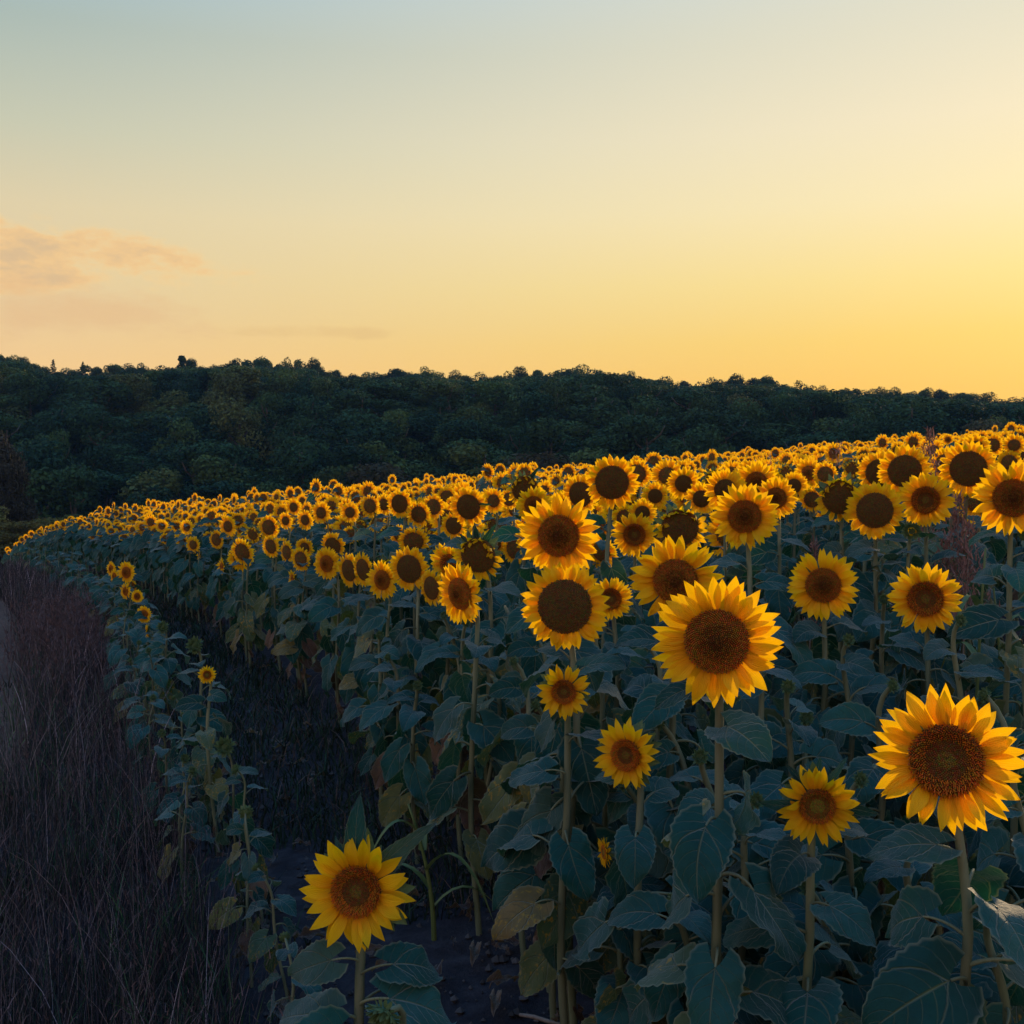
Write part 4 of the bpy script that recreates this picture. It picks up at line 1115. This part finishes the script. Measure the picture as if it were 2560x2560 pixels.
tall = blades("t", "", p2, h2, palette(len(p2), rng, DRY + [(0.19, 0.14, 0.14)], [.26, .18, .28, .08, .06, .14]), (0.05, 0.55), 0.0006 + 0.00022 * p2[:, 1], rng, 4)
# seed heads on part of the tall stalks: short side sprigs near the top
def sprigs(p, h, k, rng, spread=0.05, col=(0.085, 0.052, 0.052), top=0.6, length=(0.015, 0.045), w=0.0009):
    q = np.repeat(p, k, axis=0); hh = np.repeat(h, k)
    t = rng.uniform(top, 1.0, len(q))
    q = q + np.stack([rng.normal(0, spread, len(q)) * t, rng.normal(0, spread, len(q)) * t, hh * t], 1)
    c = np.array(col) * rng.uniform(0.65, 1.4, (len(q), 1))
    return blades("s", "", q, rng.uniform(*length, len(q)), c, (0.3, 1.4), w + 0.00024 * q[:, 1], rng, 2)
idx = rng.random(len(p2)) < 0.12
sp = sprigs(p2[idx], h2[idx], 7, rng)
# the reddish tall tuft half way along the verge
yt = rng.normal(13.2, 1.6, 1500); xt = np.array([row_x(a) - 1.75 for a in yt]) + rng.normal(0, 0.35, 1500)
p3 = np.stack([xt, yt, [field_z(a, b) for a, b in zip(xt, yt)]], 1); h3 = rng.uniform(0.35, 0.75, 1500)
tuft = blades("u", "", p3, h3, palette(1500, rng, [(0.085, 0.048, 0.045), (0.065, 0.042, 0.042)], [.6, .4]), (0.1, 0.6), np.full(1500, 0.004), rng, 3)
sp3 = sprigs(p3[::2], h3[::2], 6, rng, 0.05, (0.09, 0.05, 0.046), 0.5, (0.03, 0.09), 0.003)
stuff("dry_grass", "reddish dry grass with thin seed stalks covering the verge beside the track", [dry, tall, sp, tuft, sp3])
g1 = verge_points(11000, rng, -1.0, 0.35, 4.3, 28)
k1 = np.array([noise.noise(Vector((a * 1.1, b * 1.1, 21))) + 0.25 * (b - 5.2) for a, b, c in g1]) > -0.12; g1 = g1[k1]
green = blades("g", "", g1, rng.uniform(0.05, 0.22, len(g1)), palette(len(g1), rng, [(0.010, 0.024, 0.012), (0.018, 0.032, 0.014), (0.06, 0.04, 0.03)], [.5, .3, .2]), (0.2, 1.0), 0.0025 + 0.0004 * g1[:, 1], rng)
g2 = verge_points(7000, rng, -3.4, -1.1, 1.7, 12)
g2 = g2[np.array([noise.noise(Vector((a * 1.7, b * 1.7, 77))) for a, b, c in g2]) > 0.08]
green2 = blades("g", "", g2, rng.uniform(0.12, 0.45, len(g2)), palette(len(g2), rng, [(0.018, 0.060, 0.026), (0.035, 0.070, 0.024)], [.5, .5]), (0.15, 0.7), np.full(len(g2), 0.004), rng, 4)
g3 = verge_points(3500, rng, 0.2, 5.0, 2.2, 10)
green3 = blades("g", "", g3, rng.uniform(0.04, 0.20, len(g3)), palette(len(g3), rng, [(0.030, 0.055, 0.024), (0.08, 0.06, 0.04)], [.6, .4]), (0.2, 1.0), np.full(len(g3), 0.003), rng)
stuff("grass", "dark green grass growing between the outer row and the field", [green, green2, green3])
# weeds on track crown
pt = verge_points(5000, rng, -5.2, -2.2, 6, 45)
kk = np.array([noise.noise(Vector((a * 0.8, b * 0.5, 31))) for a, b, c in pt]) > 0.25; pt = pt[kk]
pt[:, 2] += 0.03
wv = blades("w", "", pt, rng.uniform(0.05, 0.22, len(pt)), palette(len(pt), rng, DRY, [.35, .25, .1, .2, .1]), (0.2, 1.0), 0.003 + 0.0004 * pt[:, 1], rng)
stuff("weeds", "low dry weeds growing over the dirt track", [wv])
# soil clods and dead leaves
def clods(n, rng):
    V = []; F = []; C = []; o = 0
    for i in range(n):
        y = math.exp(rng.uniform(math.log(2.2), math.log(9))); x = row_x(y) + rng.uniform(-1.0, 2.2); s = 0.005 + 0.018 * rng.random() ** 4
        z = field_z(x, y) + s * 0.4
        vv = np.array([(0, 0, 1), (1, 0, .1), (.3, .95, 0), (-.8, .6, .1), (-.8, -.6, 0), (.3, -.95, .1), (0, 0, -.8)]) * (s * rng.uniform(0.7, 1.3, (7, 3)))
        V.append(vv + np.array([x, y, z])); F += [(o, o + 1 + k, o + 1 + (k + 1) % 5) for k in range(5)] + [(o + 6, o + 1 + (k + 1) % 5, o + 1 + k) for k in range(5)]
        C.append(np.tile(np.array([0.055, 0.046, 0.042]) * rng.uniform(0.6, 1.5), (7, 1))); o += 7
    return np.vstack(V), F, np.vstack(C)
stuff("soil_clods", "small clods of dry soil scattered between the stems", [clods(4000, rng)], M_DISC)
lp = []
for i in range(420):
    y = math.exp(rng.uniform(math.log(2.2), math.log(11))); x = row_x(y) + rng.uniform(-1.0, 2.6); lp.append((x, y, field_z(x, y) + 0.028))
ltt = [bpy.data.objects.new("litter_template", LEAF[("dead", "d", k)]) for k in range(4)]
scatter("leaf_litter", ltt, lp, [(R(88 + rng.uniform(-10, 10)), rng.uniform(-.2, .2), rng.uniform(0, 6.28)) for _ in lp], [(q, q, q) for q in rng.uniform(0.05, 0.12, len(lp))], [i % 4 for i in range(len(lp))],
        "shrivelled brown leaves fallen on the soil between the stems")
# fallen stalk on the soil
a = at(1300, 2520, 3.6); a.z = field_z(a.x, a.y) + 0.012; b = a + Vector((0.14, -0.10, 0)); b.z = field_z(b.x, b.y) + 0.016
V, F, uv = tube([tuple(a), tuple(a.lerp(b, .33) + Vector((0, 0, .004))), tuple(a.lerp(b, .66)), tuple(b)], [0.006, 0.007, 0.007, 0.006], 7)
M_STALK = simple_mat("dry_stalk", (0.22, 0.17, 0.13, 1), (0.14, 0.10, 0.08, 1), 40, 0.8, 0.15, 0.001)
tag(obj("stalk_piece", new_mesh("stalk_piece", V, F, [M_STALK], None, uv)), "short broken dry stalk lying on the soil at the bottom", "stalk")

# pink plumed weeds and a reed among the flowers
def plume(name, label, base, h, n, rng, width=0.05, group=None):
    root = obj(name, None, None, None, base); tag(root, label, "weed", group)
    pts = [(0.02 * math.sin(i), 0.02 * math.cos(i * 1.7), h * i / 7) for i in range(8)]
    V, F, uv = tube(pts, np.linspace(0.006, 0.0015, 8), 5); obj("stem", new_mesh("stem", V, F, [M_STALK], None, uv), root)
    p = np.zeros((n, 3)); t = rng.uniform(0.5, 1.0, n); a = rng.uniform(0, 6.28, n); r = width * (1.08 - t) * 2.2 * rng.uniform(0.1, 1, n)
    p[:, 0] = r * np.cos(a); p[:, 1] = r * np.sin(a); p[:, 2] = h * (0.42 + 0.58 * t) - 0.02
    c = np.array([0.21, 0.105, 0.085]) * rng.uniform(0.6, 1.3, (n, 1))
    v, f, c = blades("p", "", p, rng.uniform(0.02, 0.06, n), c, (0.2, 1.2), np.full(n, 0.0035), rng, 2)
    tag(obj("plume", new_mesh("plume", v, f, [M_GRASS], None, None, c, False), root), kind="stuff")
def plume_at(name, label, px, top_py, d, n, width, group=None):
    x = (px - 1280) / FPX * d; z = field_z(x, d); top = CAM_Z + (1280 - top_py) / FPX * d
    plume(name, label, (x, d, z), top - z, n, rng, width, group)
PG = "pink seed plumes standing among the sunflowers"
plume_at("plumed_grass", "tall pink grass plume standing up to the field line at right", 2322, 1068, 5.2, 420, 0.10)
plume_at("plumed_grass", "pink plumed weed right of the ringed sunflower", 2395, 1232, 4.9, 420, 0.12)
plume_at("plumed_grass", "pink plumed weed below the tall dark disc near the right edge", 2420, 1300, 4.6, 380, 0.12)
plume_at("plumed_grass", "low pink weed tangle behind the green bud", 2372, 1330, 4.9, 320, 0.14)
plume_at("plumed_grass", "thin reddish weed tip over the heads above the wilting sunflower", 2098, 1102, 9.5, 120, 0.16)
plume_at("plumed_grass", "thin reddish weed tip poking over field line above the domed sunflower", 1924, 1128, 10.0, 60, 0.06)
plume_at("plumed_grass", "low pink weed between the wilting head and the round reddish disc", 2035, 1345, 5.0, 220, 0.10)
# tall yellow green reed
def reed(label, px, top_py, d, lean, nl):
    x = (px - 1280) / FPX * d; z = field_z(x, d); h = CAM_Z + (1280 - top_py) / FPX * d - z
    root = obj("reed", None, None, None, (x, d, z)); tag(root, label, "reed")
    m = M_REED
    V, F, uv = tube([(lean * t * t, 0, h * t) for t in np.linspace(0, 1, 8)], np.linspace(0.011, 0.004, 8), 7); obj("stem", new_mesh("stem", V, F, [m], None, uv), root)
    rr = random.Random(int(px))
    for k in range(nl):
        t0 = 0.25 + 0.7 * k / nl; a = k * 2.6 + rr.uniform(-.4, .4); ln = rr.uniform(0.35, 0.6); V = []; 
        for i in range(9):
            t = i / 8; w = 0.016 * (1 - t) ** 0.6
            c = Vector((lean * t0 * t0 + math.cos(a) * ln * 0.6 * t, math.sin(a) * ln * 0.6 * t, h * t0 + ln * (0.75 * t - 0.95 * t * t)))
            sdv = Vector((-math.sin(a), math.cos(a), 0)) * w; V += [tuple(c - sdv), tuple(c + Vector((0, 0, -w * .5))), tuple(c + sdv)]
        F = [(i * 3 + j, i * 3 + j + 1, i * 3 + j + 4, i * 3 + j + 3) for i in range(8) for j in range(2)]
        obj("leaf", new_mesh("leaf", V, F, [m]), root)
M_REED = simple_mat("reed_green", (0.085, 0.12, 0.03, 1), (0.13, 0.15, 0.04, 1), 20, 0.55, 0.3, 0, 0.25, (1, 1, 0.1))
reed("upright yellow green reed behind the big heart shaped leaf near the right edge", 2432, 1370, 4.3, 0.05, 5)
reed("second yellow green reed close to the right picture edge", 2520, 1470, 4.6, -0.06, 6)
reed("thin grass stalk with arching blades left of the front stems", 1085, 2010, 4.25, -0.10, 5)
print("sunflower things", STATS, "far", len(far_pts), "trees", len(trees), "things", len(things))

# ------------------------------------------------------------------ evening haze over the valley
m = bpy.data.materials.new("haze_air"); m.use_nodes = True; t = m.node_tree; t.nodes.clear()
pv = t.nodes.new("ShaderNodeVolumePrincipled"); pv.inputs["Color"].default_value = (0.26, 0.52, 1.0, 1); pv.inputs["Density"].default_value = 0.00011; pv.inputs["Anisotropy"].default_value = 0.0
om = t.nodes.new("ShaderNodeOutputMaterial"); t.links.new(pv.outputs[0], om.inputs["Volume"])
tag(obj("haze", new_mesh("haze", *box((-450, -60, -80), (450, 660, 62)), [m], smooth=False)), "thin evening haze over field and wood", None, None, "stuff")
